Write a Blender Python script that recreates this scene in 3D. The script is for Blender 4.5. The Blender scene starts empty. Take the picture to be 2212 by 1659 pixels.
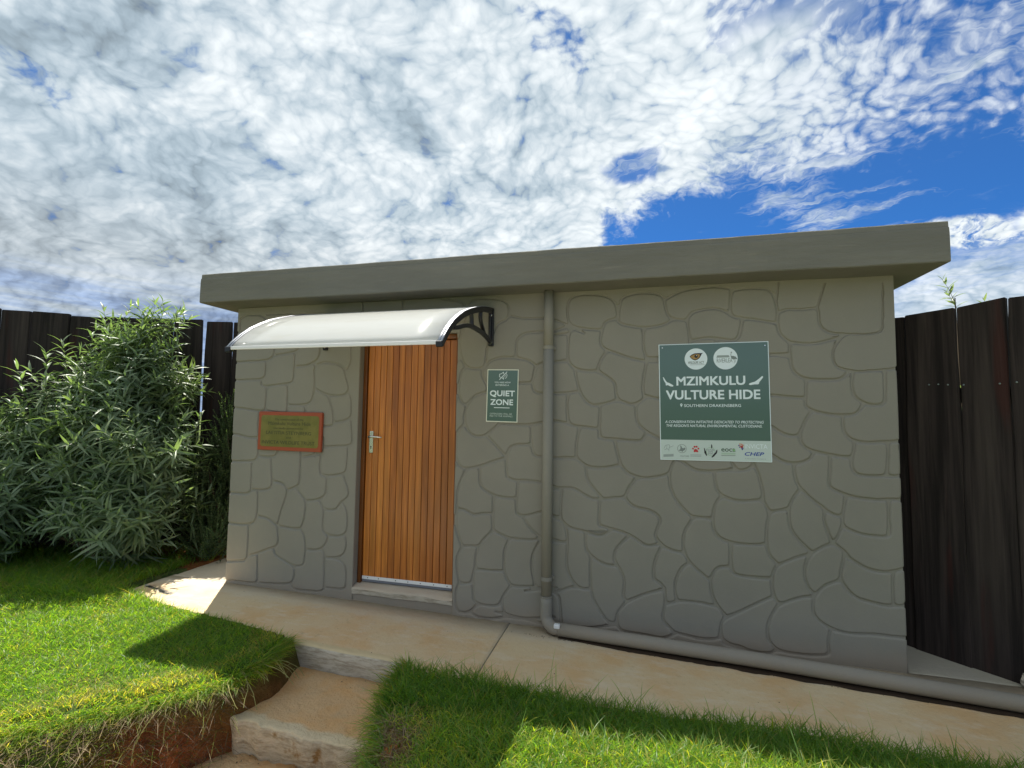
import bpy, bmesh, math, random
import numpy as np
from mathutils import Vector, Matrix, geometry
random.seed(7); rng = np.random.RandomState(7)
SC = bpy.context.scene
COL = SC.collection
rad = math.radians

# ------------------------------------------------------------------ camera
R_ = Vector((0.96665, 0.25575, 0.01310)); F_ = Vector((-0.2553044, 0.96470234, 0.06456823)).normalized()
R_ = (R_ - F_*R_.dot(F_)).normalized(); U_ = R_.cross(F_)
U_ = U_.normalized()
cam = bpy.data.objects.new('camera', bpy.data.cameras.new('camera')); COL.objects.link(cam)
m3 = Matrix((R_, U_, -F_)).transposed()
cam.matrix_world = Matrix.Translation((0, -3.6, 1.5)) @ m3.to_4x4()
cam.data.sensor_width = 36; cam.data.lens = 36*1050/2212
cam.data.clip_start = .05; cam.data.clip_end = 6000
SC.camera = cam

# ------------------------------------------------------------------ node helper
class NT:
    def __init__(s, nt): s.nt = nt; s.n = nt.nodes; s.l = nt.links
    def node(s, t, **k):
        n = s.n.new(t)
        for a, b in k.items():
            if a.startswith('_'): continue
            setattr(n, a, b)
        return n
    def set(s, sock, v):
        if isinstance(v, bpy.types.NodeSocket): s.l.new(v, sock)
        elif v is not None:
            if isinstance(v, (int, float)) and sock.type == 'RGBA': v = (v, v, v, 1)
            elif isinstance(v, (int, float)) and sock.type == 'VECTOR': v = (v, v, v)
            elif sock.type == 'RGBA' and len(v) == 3: v = (*v, 1)
            sock.default_value = v
    def m(s, op, a, b=None, c=None, clamp=False):
        n = s.node('ShaderNodeMath', operation=op, use_clamp=clamp)
        for i, v in enumerate((a, b, c)):
            if v is not None: s.set(n.inputs[i], v)
        return n.outputs[0]
    def v(s, op, a, b=None, sc=None):
        n = s.node('ShaderNodeVectorMath', operation=op); s.set(n.inputs[0], a)
        if b is not None: s.set(n.inputs[1], b)
        if sc is not None: s.set(n.inputs['Scale'], sc)
        return n.outputs['Value'] if op in ('DOT_PRODUCT', 'LENGTH', 'DISTANCE') else n.outputs[0]
    def sep(s, v):
        n = s.node('ShaderNodeSeparateXYZ'); s.set(n.inputs[0], v); return n.outputs
    def comb(s, x, y, z=0.):
        n = s.node('ShaderNodeCombineXYZ')
        for i, v in enumerate((x, y, z)): s.set(n.inputs[i], v)
        return n.outputs[0]
    def ss(s, x, a, b, lo=0., hi=1.):
        n = s.node('ShaderNodeMapRange', interpolation_type='SMOOTHSTEP')
        for i, v in enumerate((x, a, b, lo, hi)): s.set(n.inputs[i], v)
        return n.outputs[0]
    def lin(s, x, a, b, lo=0., hi=1.):
        n = s.node('ShaderNodeMapRange')
        for i, v in enumerate((x, a, b, lo, hi)): s.set(n.inputs[i], v)
        return n.outputs[0]
    def noise(s, v, scale=5, detail=3, rough=.5, dist=0., col=False, lac=2.):
        n = s.node('ShaderNodeTexNoise'); s.set(n.inputs['Vector'], v)
        for k, x in (('Scale', scale), ('Detail', detail), ('Roughness', rough), ('Distortion', dist), ('Lacunarity', lac)): s.set(n.inputs[k], x)
        return n.outputs['Color' if col else 'Fac']
    def noise2(s, *a_, **k):
        o = s.noise(*a_, **k); o.node.noise_dimensions = '2D'; return o
    def vor2(s, *a_, **k):
        o = s.vor(*a_, **k); o.node.voronoi_dimensions = '2D'; return o
    def vor(s, v, scale=5, feature='SMOOTH_F1', smooth=.5, out='Distance', rnd=1.):
        n = s.node('ShaderNodeTexVoronoi', feature=feature); s.set(n.inputs['Vector'], v); s.set(n.inputs['Scale'], scale)
        if 'Smoothness' in n.inputs and feature == 'SMOOTH_F1': s.set(n.inputs['Smoothness'], smooth)
        s.set(n.inputs['Randomness'], rnd)
        return n.outputs[out]
    def mix(s, f, a, b, blend='MIX'):
        n = s.node('ShaderNodeMix', data_type='RGBA', blend_type=blend)
        s.set(n.inputs[0], f); s.set(n.inputs[6], a); s.set(n.inputs[7], b); return n.outputs[2]
    def map(s, v, scale=(1, 1, 1), rot=(0, 0, 0), loc=(0, 0, 0)):
        n = s.node('ShaderNodeMapping'); s.set(n.inputs[0], v)
        n.inputs['Scale'].default_value = scale; n.inputs['Rotation'].default_value = rot; n.inputs['Location'].default_value = loc
        return n.outputs[0]
    def bump(s, h, strength=.3, dist=.01, normal=None):
        n = s.node('ShaderNodeBump'); s.set(n.inputs['Height'], h); n.inputs['Strength'].default_value = strength
        n.inputs['Distance'].default_value = dist
        if normal is not None: s.set(n.inputs['Normal'], normal)
        return n.outputs[0]

# ------------------------------------------------------------------ light
SUN = Vector((-.70, 1.04, 2.69)).normalized()       # towards the sun: behind the hut, to the left
SUN_EL = math.asin(SUN.z); SUN_AZ = math.atan2(SUN.x, SUN.y)
sl = bpy.data.lights.new('sun', 'SUN'); sl.energy = 4.1; sl.angle = rad(.53); sl.color = (1, .95, .86)
so = bpy.data.objects.new('sun', sl); COL.objects.link(so)
so.rotation_euler = SUN.to_track_quat('Z', 'Y').to_euler(); so.location = (-5, 8, 20)

W = bpy.data.worlds.new('World'); SC.world = W; W.use_nodes = True
W.node_tree.nodes.clear(); w = NT(W.node_tree)
tc = w.node('ShaderNodeTexCoord').outputs['Generated']
dirv = w.v('NORMALIZE', tc)
dx, dy, dz = w.sep(dirv)
sky = w.node('ShaderNodeTexSky', sky_type='NISHITA', sun_disc=False, sun_elevation=SUN_EL, sun_rotation=SUN_AZ,
             altitude=1500, air_density=1., dust_density=.6, ozone_density=2.5)
px, py = (w.m('DIVIDE', q, w.m('ADD', w.m('MAXIMUM', dz, -.1), .22)) for q in (dx, dy))
P = w.comb(px, py)
zd = w.m('ADD', w.m('MAXIMUM', dz, -.1), .52)
PD = w.comb(w.m('DIVIDE', dx, zd), w.m('DIVIDE', dy, zd))
H5 = (.5, .5, .5)
wn = w.v('SUBTRACT', w.noise2(P, 2.2, 2, .5, col=True), H5)
Pw = w.v('ADD', P, w.v('SCALE', wn, sc=.16))
wn2 = w.v('SUBTRACT', w.noise2(P, 11., 3, .6, col=True), H5)
PDw = w.v('ADD', PD, w.v('SCALE', wn, sc=.10))
Pw2 = w.v('ADD', PDw, w.v('SCALE', wn2, sc=.030))
mid = w.noise2(Pw2, 9.5, 5, .58)
fine = w.noise2(Pw2, 62, 3, .6)
right = w.ss(px, -.45, .25)
c1 = w.vor2(w.map(Pw2, (1, 1.25, 1), (0, 0, rad(28))), 47, feature='F1')
c2 = w.vor2(w.map(Pw2, (1, 1.15, 1), (0, 0, rad(-20))), 17., feature='F1')
c1 = w.m('POWER', c1, 1.5); c2 = w.m('POWER', c2, 1.6)
puff = w.m('SUBTRACT', 1., w.m('ADD', w.m('MULTIPLY', c1, w.m('ADD', .45, w.m('MULTIPLY', right, .18))), w.m('MULTIPLY', c2, w.m('SUBTRACT', .75, w.m('MULTIPLY', right, .35)))))
# --- where the deck of cloud lies
e1 = w.m('SUBTRACT', w.m('SUBTRACT', 1.53, w.m('MULTIPLY', px, .33)), py)
e1 = w.m('ADD', e1, w.m('MULTIPLY', w.m('MAXIMUM', w.m('SUBTRACT', -.10, px), 0.), 5.0))
edge = w.m('ADD', e1, w.m('ADD', w.m('MULTIPLY', w.m('SUBTRACT', mid, .5), .55), w.m('MULTIPLY', w.m('SUBTRACT', fine, .5), .16)))
deck = w.ss(edge, -.05, .13)
def blob(cx_, cy_, rx, ry, warp=.0, soft=(1.25, .55)):
    a_ = w.m('DIVIDE', w.m('SUBTRACT', px, cx_), rx); b_ = w.m('DIVIDE', w.m('SUBTRACT', py, cy_), ry)
    d_ = w.m('SQRT', w.m('ADD', w.m('MULTIPLY', a_, a_), w.m('MULTIPLY', b_, b_)))
    return w.ss(w.m('ADD', d_, w.m('MULTIPLY', w.m('SUBTRACT', mid, .5), warp)), *soft)
deck = w.m('MULTIPLY', deck, w.m('SUBTRACT', 1., w.m('MULTIPLY', blob(-.035, 1.325, .085, .075, 2.6), .92)))
thin = w.ss(w.m('ADD', px, w.m('MULTIPLY', w.m('SUBTRACT', mid, .5), .35)), .14, .74)
holes = w.m('MAXIMUM', w.m('MULTIPLY', blob(-.16, .88, .05, .12, 3.), .6), w.m('MAXIMUM', w.m('MULTIPLY', blob(-1.20, .68, .05, .07, 3.5), .75), w.m('MULTIPLY', blob(.19, .87, .10, .13, 3.), .9)))
holes = w.m('MAXIMUM', holes, w.m('MULTIPLY', blob(.40, .80, .22, .22, 1.5), .7))
holes = w.m('MAXIMUM', holes, w.m('MULTIPLY', blob(-.86, .83, .07, .09, 4.), .45))
density = w.m('ADD', w.m('MULTIPLY', puff, .85), w.m('ADD', w.m('MULTIPLY', mid, .80), w.m('MULTIPLY', w.m('SUBTRACT', fine, .5), .62)))
th = w.m('ADD', w.m('ADD', .28, w.m('MULTIPLY', right, .20)), w.m('ADD', w.m('MULTIPLY', thin, .66), w.m('MULTIPLY', holes, w.m('SUBTRACT', .66, w.m('MULTIPLY', right, .18)))))
a_deck = w.m('MULTIPLY', w.ss(w.m('SUBTRACT', density, th), -.36, .42), deck)
a_deck = w.m('MULTIPLY', a_deck, w.m('SUBTRACT', 1., w.m('MULTIPLY', thin, .28)))
bank = w.m('ABSOLUTE', w.m('ADD', w.m('SUBTRACT', px, .135), w.m('MULTIPLY', w.m('SUBTRACT', py, 1.12), .62)))
bankm = w.m('MULTIPLY', w.m('MULTIPLY', w.ss(w.m('ADD', bank, w.m('MULTIPLY', w.m('SUBTRACT', mid, .5), .22)), .17, .0), deck), w.ss(py, .86, .98))
a_deck = w.m('MAXIMUM', a_deck, w.m('MULTIPLY', bankm, .94))
# --- streaks of thin cloud in the blue
Pq = w.v('ADD', P, w.v('SCALE', wn2, sc=.10)); qx, qy, _q = w.sep(Pq)
al = w.m('SUBTRACT', w.m('MULTIPLY', qx, .90), w.m('MULTIPLY', qy, .43)); ac = w.m('ADD', w.m('MULTIPLY', qx, .43), w.m('MULTIPLY', qy, .90))
st = w.noise2(w.comb(w.m('MULTIPLY', al, 2.6), w.m('MULTIPLY', ac, 10.)), 1., 5, .66)
st2 = w.noise2(w.v('ADD', P, (4.3, 7.7, 0)), 2.6, 2, .5)
a_st = w.m('MULTIPLY', w.ss(w.m('ADD', st, w.m('MULTIPLY', w.m('SUBTRACT', st2, .5), .55)), .50, .78), .78)
# --- veil and a heap of cumulus low on the right
veil = w.m('MULTIPLY', w.ss(w.m('ADD', dz, w.m('MULTIPLY', w.m('SUBTRACT', st, .5), .16)), .30, .19), w.ss(w.m('ADD', px, w.m('MULTIPLY', w.m('SUBTRACT', mid, .5), .3)), .70, 1.05))
veil = w.m('MAXIMUM', veil, w.ss(dz, .10, .02))
cumm = w.m('MAXIMUM', blob(.93, 1.70, .15, .10, 1.5, (1.1, .75)), blob(1.12, 1.62, .16, .10, 1.5, (1.15, .7)))
cumm = w.m('MULTIPLY', cumm, w.ss(w.m('ADD', mid, w.m('MULTIPLY', fine, .6)), .55, .85))
alpha = w.m('MAXIMUM', w.m('MAXIMUM', a_deck, a_st), w.m('MAXIMUM', w.m('MULTIPLY', veil, .9), cumm))
# --- light in the clouds
sund = w.v('DOT_PRODUCT', dirv, tuple(SUN))
glow = w.m('POWER', w.m('MAXIMUM', sund, 0.), 3.)
lum = w.m('ADD', .350, w.m('MULTIPLY', glow, .03))
lum = w.m('ADD', lum, w.m('MULTIPLY', w.m('SUBTRACT', puff, .62), .21))
lum = w.m('ADD', lum, w.m('MULTIPLY', w.m('SUBTRACT', mid, .5), .24))
lum = w.m('ADD', lum, w.m('MULTIPLY', w.m('SUBTRACT', fine, .5), .10))
thick = w.noise2(w.v('ADD', PDw, (7.3, 2.1, 0)), 5., 4, .55)
left = w.ss(px, .25, -.55)
lum = w.m('SUBTRACT', lum, w.m('MULTIPLY', w.m('MULTIPLY', w.ss(thick, .44, .74), w.m('ADD', .25, left)), .085))
spots = w.m('MAXIMUM', w.m('MAXIMUM', blob(-.36, 1.185, .075, .06, 2.2), blob(-.255, 1.35, .085, .05, 2.)), w.m('MAXIMUM', blob(-1.04, .66, .20, .11, 2.), blob(-1.06, .87, .13, .09, 2.5)))
lum = w.m('SUBTRACT', lum, w.m('MULTIPLY', spots, .035))
lum = w.m('ADD', lum, w.m('MULTIPLY', bankm, .05))
lum = w.m('ADD', lum, w.m('MULTIPLY', cumm, .06))
lowleft = w.m('MULTIPLY', w.ss(dz, .245, .16), w.ss(px, -.7, -1.3))
band = w.noise2(w.comb(w.m('MULTIPLY', px, .9), w.m('MULTIPLY', dz, 17.)), 1.4, 4, .6)
bandm = w.m('MULTIPLY', lowleft, w.ss(w.m('SUBTRACT', band, w.m('MULTIPLY', dz, .5)), .26, .50))
lum = w.m('SUBTRACT', lum, w.m('MULTIPLY', bandm, .10))
lum = w.m('MULTIPLY', lum, w.m('SUBTRACT', 1., w.m('MULTIPLY', w.ss(px, -.7, -1.6), .20)))
lum = w.m('MINIMUM', w.m('MAXIMUM', lum, .11), .60)
shade = w.ss(lum, .22, .46)
ctint = w.mix(shade, (.74, .93, 1.08), (.93, .995, 1.03))
warm = w.m('MULTIPLY', w.ss(dz, .40, .20), w.ss(px, -.2, -.9))
ctint = w.mix(w.m('MULTIPLY', warm, .3), ctint, (1.03, 1.0, .96))
ctint = w.mix(bandm, ctint, (.66, .90, 1.38))
ccol = w.v('SCALE', ctint, sc=w.m('MULTIPLY', lum, 10.))
scol = w.v('MULTIPLY', sky.outputs[0], (.15, .345, .555))
scol = w.mix(w.ss(dz, .5, .2), scol, w.v('MULTIPLY', scol, (.75, .92, 1.0)))
skyc = w.mix(alpha, scol, ccol)
bg = w.node('ShaderNodeBackground'); w.set(bg.inputs[0], skyc); bg.inputs[1].default_value = .1
w.l.new(bg.outputs[0], w.node('ShaderNodeOutputWorld').inputs[0])

SC.view_settings.view_transform = 'Standard'; SC.view_settings.look = 'None'
SC.view_settings.exposure = 1.15; SC.view_settings.gamma = 1.0
SC.view_settings.use_curve_mapping = False
SC.render.engine = 'CYCLES'

# ------------------------------------------------------------------ helpers
def tag(o, label=None, cat=None, group=None, kind=None):
    if label: o['label'] = label
    if cat: o['category'] = cat
    if group: o['group'] = group
    if kind: o['kind'] = kind
    return o
def empty(name, loc=(0, 0, 0), **k):
    o = bpy.data.objects.new(name, None); COL.objects.link(o); o.location = loc; o.empty_display_size = .1
    return tag(o, **k)
def link(name, me, parent=None, **k):
    o = bpy.data.objects.new(name, me); COL.objects.link(o)
    if parent is not None:
        o.parent = parent
        o.matrix_parent_inverse = mw(parent).inverted()
    return tag(o, **k)
def mw(o):
    m = o.matrix_basis.copy()
    return mw(o.parent) @ o.matrix_parent_inverse @ m if o.parent else m
def fin(name, bm, m, parent=None, smooth=False, **k):
    me = bpy.data.meshes.new(name); bm.normal_update(); bm.to_mesh(me); bm.free()
    if m is not None: me.materials.append(m)
    if smooth:
        for p in me.polygons: p.use_smooth = len(p.vertices) <= 4
    return link(name, me, parent, **k)
def box(bm, x0, x1, y0, y1, z0, z1, bev=0., seg=1):
    vs = [bm.verts.new((x, y, z)) for x in (x0, x1) for y in (y0, y1) for z in (z0, z1)]
    fs = [(0, 1, 3, 2), (4, 6, 7, 5), (0, 4, 5, 1), (2, 3, 7, 6), (0, 2, 6, 4), (1, 5, 7, 3)]
    F = [bm.faces.new([vs[i] for i in f]) for f in fs]
    if bev > 0:
        es = list({e for f in F for e in f.edges})
        bmesh.ops.bevel(bm, geom=es, offset=bev, segments=seg, affect='EDGES', profile=.5)
def tube(bm, pts, r, n=12, caps=True):
    pts = [Vector(p) for p in pts]; rings = []
    up = Vector((0, 0, 1))
    t0 = (pts[1]-pts[0]).normalized()
    if abs(t0.dot(up)) > .9: up = Vector((0, 1, 0))
    nrm = t0.cross(up).normalized()
    for i, p in enumerate(pts):
        t = (pts[min(i+1, len(pts)-1)]-pts[max(i-1, 0)]).normalized()
        nrm = (nrm - t*nrm.dot(t)).normalized(); b = t.cross(nrm)
        rr = r[i] if isinstance(r, (list, tuple)) else r
        rings.append([bm.verts.new(p+(nrm*math.cos(a)+b*math.sin(a))*rr) for a in [2*math.pi*k/n for k in range(n)]])
    for a, b in zip(rings[:-1], rings[1:]):
        for k in range(n): bm.faces.new((a[k], a[(k+1) % n], b[(k+1) % n], b[k]))
    if caps:
        bm.faces.new(rings[0][::-1]); bm.faces.new(rings[-1])
def np_mesh(name, V, tris=None, quads=None, cols=None, smooth=False):
    """V (n,3) ; tris (t,3) ; quads (q,4)"""
    me = bpy.data.meshes.new(name)
    idx = []; starts = []; tot = 0
    if quads is not None and len(quads):
        idx.append(quads.ravel()); starts.append(np.arange(len(quads))*4); tot = len(quads)*4
    if tris is not None and len(tris):
        idx.append(tris.ravel()); starts.append(tot+np.arange(len(tris))*3)
    idx = np.concatenate(idx).astype(np.int32); starts = np.concatenate(starts).astype(np.int32)
    me.vertices.add(len(V)); me.vertices.foreach_set('co', np.asarray(V, np.float32).ravel())
    me.loops.add(len(idx)); me.loops.foreach_set('vertex_index', idx)
    me.polygons.add(len(starts)); me.polygons.foreach_set('loop_start', starts)
    if smooth: me.polygons.foreach_set('use_smooth', np.ones(len(starts), bool))
    me.update(calc_edges=True)
    if cols is not None:
        at = me.color_attributes.new('tint', 'FLOAT_COLOR', 'POINT')
        c4 = np.ones((len(V), 4), np.float32); c4[:, :3] = cols; at.data.foreach_set('color', c4.ravel())
    return me

# ------------------------------------------------------------------ materials
def mat(name):
    m = bpy.data.materials.new(name); m.use_nodes = True; m.node_tree.nodes.clear()
    n = NT(m.node_tree)
    out = n.node('ShaderNodeOutputMaterial'); b = n.node('ShaderNodeBsdfPrincipled')
    n.l.new(b.outputs[0], out.inputs[0]); n.b = b; n.out = out
    return m, n
def simple(name, col, rough=.5, metal=0., spec=.5, coat=0.):
    m, n = mat(name); n.set(n.b.inputs['Base Color'], col); n.b.inputs['Roughness'].default_value = rough
    n.b.inputs['Metallic'].default_value = metal; n.b.inputs['Specular IOR Level'].default_value = spec
    n.b.inputs['Coat Weight'].default_value = coat
    return m
def m_wall():
    m, n = mat('painted_plaster'); p = n.node('ShaderNodeNewGeometry').outputs['Position']
    a = n.noise(p, 1.1, 4, .6); b = n.noise(p, 7, 4, .6); g = n.noise(p, 260, 2, .6)
    c = n.mix(n.ss(a, .35, .68), (.276, .256, .218), (.300, .278, .236))
    c = n.mix(n.m('MULTIPLY', n.ss(b, .45, .8), .35), c, (.262, .246, .214))
    z = n.sep(p)[2]
    dust = n.m('MULTIPLY', n.ss(n.m('ADD', z, n.m('MULTIPLY', b, .16)), .22, .04), .35)
    c = n.mix(dust, c, (.34, .25, .17))
    c = n.mix(n.m('MULTIPLY', n.ss(g, .35, .75), .16), c, (.16, .155, .13))
    n.set(n.b.inputs['Base Color'], c); n.b.inputs['Roughness'].default_value = .78
    n.b.inputs['Specular IOR Level'].default_value = .3
    h = n.m('ADD', n.m('MULTIPLY', g, .5), n.m('ADD', n.m('MULTIPLY', n.noise(p, 60, 4, .6), .9), n.m('MULTIPLY', n.noise(p, 9, 3, .5), 3.)))
    n.set(n.b.inputs['Normal'], n.bump(h, .45, .0022))
    return m
def m_roof():
    """the same paint on the slab, rain-streaked, darkened as a whole to offset bounced light"""
    m, n = mat('streaked_darkened_slab_paint'); p = n.node('ShaderNodeNewGeometry').outputs['Position']
    a = n.noise(n.map(p, (.7, .7, 5)), 1.6, 5, .62); b = n.noise(n.map(p, (9, 9, 1.1)), 1.5, 4, .6); g = n.noise(p, 240, 2, .6)
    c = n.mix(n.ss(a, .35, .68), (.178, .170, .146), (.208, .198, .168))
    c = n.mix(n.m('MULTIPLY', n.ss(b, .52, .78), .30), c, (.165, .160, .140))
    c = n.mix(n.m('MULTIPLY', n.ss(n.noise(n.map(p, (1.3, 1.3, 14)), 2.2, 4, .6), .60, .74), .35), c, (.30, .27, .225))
    n.set(n.b.inputs['Base Color'], c); n.b.inputs['Roughness'].default_value = .8; n.b.inputs['Specular IOR Level'].default_value = .3
    h = n.m('ADD', n.m('MULTIPLY', g, .4), n.m('ADD', n.m('MULTIPLY', n.noise(p, 45, 4, .6), .8), n.m('MULTIPLY', n.noise(n.map(p, (1, 1, 4)), 7, 4, .6), 5.)))
    n.set(n.b.inputs['Normal'], n.bump(h, .5, .003))
    return m
def m_concrete(name, base=(.70, .55, .34), rust=(.68, .45, .23), pale=(.74, .62, .45)):
    m, n = mat(name); p = n.node('ShaderNodeNewGeometry').outputs['Position']
    x, y, z = n.sep(p)
    a = n.noise(p, 1.7, 5, .62); b = n.noise(n.map(p, (1, 2.4, 1)), 5.5, 5, .65); g = n.noise(p, 120, 3, .65)
    c = n.mix(n.ss(a, .40, .66), base, rust)
    c = n.mix(n.m('MULTIPLY', n.ss(b, .48, .72), .65), c, pale)
    c = n.mix(n.m('MULTIPLY', n.ss(n.noise(p, 22, 4, .7), .55, .8), .35), c, (.30, .19, .10))
    near = n.m('MULTIPLY', n.ss(n.m('ADD', y, n.m('MULTIPLY', n.m('SUBTRACT', b, .5), .18)), -.34, -.05), .7)
    c = n.mix(near, c, (.58, .52, .42))
    c = n.mix(n.m('MULTIPLY', n.ss(g, .55, .8), .3), c, (.25, .18, .11))
    nz = n.sep(n.node('ShaderNodeNewGeometry').outputs['Normal'])[2]
    lip = n.sep(n.node('ShaderNodeAttribute', attribute_name='tint').outputs['Color'])[0]
    c = n.mix(n.ss(n.m('ADD', lip, n.m('MULTIPLY', n.m('SUBTRACT', a, .5), .7)), .45, .75), c, (.62, .50, .30))
    bb = n.noise(n.map(p, (1, 1, 6)), 8, 5, .7)
    c = n.mix(n.ss(nz, .45, .75), n.mix(n.ss(bb, .38, .66), (.56, .51, .42), (.34, .29, .22)), c)
    n.set(n.b.inputs['Base Color'], c); n.b.inputs['Roughness'].default_value = .9; n.b.inputs['Specular IOR Level'].default_value = .2
    h = n.m('ADD', n.m('MULTIPLY', g, .5), n.m('MULTIPLY', n.noise(p, 24, 5, .65), 1.6))
    n.set(n.b.inputs['Normal'], n.bump(h, .75, .005))
    return m
def m_stepface():
    """cream chipped nosing and rough grey brown riser of the cast steps"""
    m, n = mat('rough_step_concrete'); g_ = n.node('ShaderNodeNewGeometry'); p = g_.outputs['Position']
    nz = n.sep(g_.outputs['Normal'])[2]; x, y, z = n.sep(p)
    a = n.noise(p, 3.2, 5, .62); b = n.noise(n.map(p, (1, 1, 5)), 9, 5, .7); g = n.noise(p, 110, 3, .65)
    top = n.mix(n.ss(a, .40, .64), (.72, .48, .26), (.72, .42, .19))
    top = n.mix(n.m('MULTIPLY', n.ss(b, .5, .75), .5), top, (.56, .42, .26))
    at = n.node('ShaderNodeAttribute', attribute_name='tint').outputs['Color']
    lip = n.sep(at)[0]
    top = n.mix(n.ss(n.m('ADD', lip, n.m('MULTIPLY', n.m('SUBTRACT', a, .5), .9)), .35, .62), top, (.72, .58, .38))
    face = n.mix(n.ss(b, .38, .66), (.60, .50, .36), (.38, .30, .20))
    face = n.mix(n.ss(n.noise(p, 5.5, 5, .7), .56, .7), face, (.30, .17, .06))
    c = n.mix(n.ss(nz, .45, .75), face, top)
    n.set(n.b.inputs['Base Color'], c); n.b.inputs['Roughness'].default_value = .92; n.b.inputs['Specular IOR Level'].default_value = .15
    h = n.m('ADD', n.m('MULTIPLY', g, .6), n.m('ADD', n.m('MULTIPLY', n.noise(p, 26, 5, .7), 2.4), n.m('MULTIPLY', b, 2.)))
    n.set(n.b.inputs['Normal'], n.bump(h, .95, .009))
    return m
def m_soil():
    m, n = mat('lawn_soil'); p = n.node('ShaderNodeNewGeometry').outputs['Position']
    at = n.sep(n.node('ShaderNodeAttribute', attribute_name='tint').outputs['Color'])
    a = n.noise(p, 6, 5, .65); g = n.noise(p, 70, 4, .7)
    red = n.mix(n.ss(a, .38, .66), (.22, .062, .022), (.36, .125, .045))
    red = n.mix(n.m('MULTIPLY', n.ss(g, .55, .75), .6), red, (.12, .035, .014))
    th = n.mix(n.ss(n.noise(p, 9, 4, .6), .4, .65), (.06, .10, .025), (.14, .15, .05))
    th = n.mix(n.m('MULTIPLY', n.ss(g, .5, .75), .6), th, (.05, .045, .015))
    c = n.mix(at[0], th, red)
    n.set(n.b.inputs['Base Color'], c); n.b.inputs['Roughness'].default_value = .95; n.b.inputs['Specular IOR Level'].default_value = .1
    n.set(n.b.inputs['Normal'], n.bump(n.m('ADD', g, n.m('MULTIPLY', a, 2.)), .95, .02))
    return m
def m_leaf(name, rough=.45, trans=.45, tcol=(1.5, 1.5, .5), spec=.4):
    """colour from the vertex tint; light also passes through the blade"""
    m, n = mat(name); at = n.node('ShaderNodeAttribute', attribute_name='tint').outputs['Color']
    oi = n.node('ShaderNodeObjectInfo').outputs['Random']
    c = n.mix(1., at, n.comb(n.lin(oi, 0, 1, .86, 1.14), n.lin(oi, 0, 1, .9, 1.1), 1.), 'MULTIPLY')
    n.set(n.b.inputs['Base Color'], c); n.b.inputs['Roughness'].default_value = rough; n.b.inputs['Specular IOR Level'].default_value = spec
    tr = n.node('ShaderNodeBsdfTranslucent'); n.set(tr.inputs[0], n.v('MULTIPLY', c, tcol))
    mx = n.node('ShaderNodeMixShader'); mx.inputs[0].default_value = trans
    n.l.new(n.b.outputs[0], mx.inputs[1]); n.l.new(tr.outputs[0], mx.inputs[2]); n.l.new(mx.outputs[0], n.out.inputs[0])
    return m
def m_doorwood(name='varnished_timber', k=1.):
    m, n = mat(name); tcn = n.node('ShaderNodeTexCoord').outputs['Object']; gp = n.node('ShaderNodeNewGeometry').outputs['Position']
    oi = n.node('ShaderNodeObjectInfo').outputs['Random']
    p = n.v('ADD', gp, n.comb(n.m('MULTIPLY', oi, 37.), 0., n.m('MULTIPLY', oi, 11.)))
    gr = n.noise(n.map(p, (46, 46, 1.6)), 1., 5, .6, .6)
    rg = n.noise(n.map(p, (5, 5, .55)), 1.4, 4, .6, .8)
    c = n.mix(n.ss(gr, .30, .72), (.42*k, .128*k, .020*k), (.68*k, .238*k, .042*k))
    c = n.mix(n.m('MULTIPLY', n.ss(rg, .42, .66), .55), c, (.29*k, .100*k, .018*k))
    c = n.mix(1., c, n.comb(n.lin(oi, 0, 1, .74, 1.18), n.lin(oi, 0, 1, .66, 1.22), n.lin(oi, 0, 1, .6, 1.2)), 'MULTIPLY')
    n.set(n.b.inputs['Base Color'], c); n.b.inputs['Roughness'].default_value = .38; n.b.inputs['Coat Weight'].default_value = .25
    n.b.inputs['Coat Roughness'].default_value = .22
    n.set(n.b.inputs['Normal'], n.bump(gr, .12, .002))
    return m
def m_fence():
    m, n = mat('weathered_creosote_wood'); gp = n.node('ShaderNodeNewGeometry').outputs['Position']
    oi = n.node('ShaderNodeObjectInfo').outputs['Random']
    p = n.v('ADD', gp, n.comb(n.m('MULTIPLY', oi, 31.), n.m('MULTIPLY', oi, 17.), n.m('MULTIPLY', oi, 13.)))
    gr = n.noise(n.map(p, (22, 22, .8)), 1., 6, .65, .4); st = n.noise(n.map(p, (7, 7, .35)), 1., 4, .6, .5)
    c = n.mix(n.ss(gr, .32, .72), (.016, .0128, .0115), (.050, .039, .034))
    c = n.mix(n.m('MULTIPLY', n.ss(st, .52, .72), .55), c, (.090, .072, .060))
    c = n.mix(n.m('MULTIPLY', n.ss(n.noise(n.map(p, (9, 9, .8)), 1., 3, .5), .60, .74), .45), c, (.075, .022, .016))
    c = n.mix(1., c, n.comb(n.lin(oi, 0, 1, .8, 1.25), n.lin(oi, 0, 1, .8, 1.2), n.lin(oi, 0, 1, .8, 1.25)), 'MULTIPLY')
    n.set(n.b.inputs['Base Color'], c); n.b.inputs['Roughness'].default_value = .82; n.b.inputs['Specular IOR Level'].default_value = .2
    n.set(n.b.inputs['Normal'], n.bump(n.m('ADD', gr, n.m('MULTIPLY', st, .6)), .30, .004))
    return m
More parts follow.
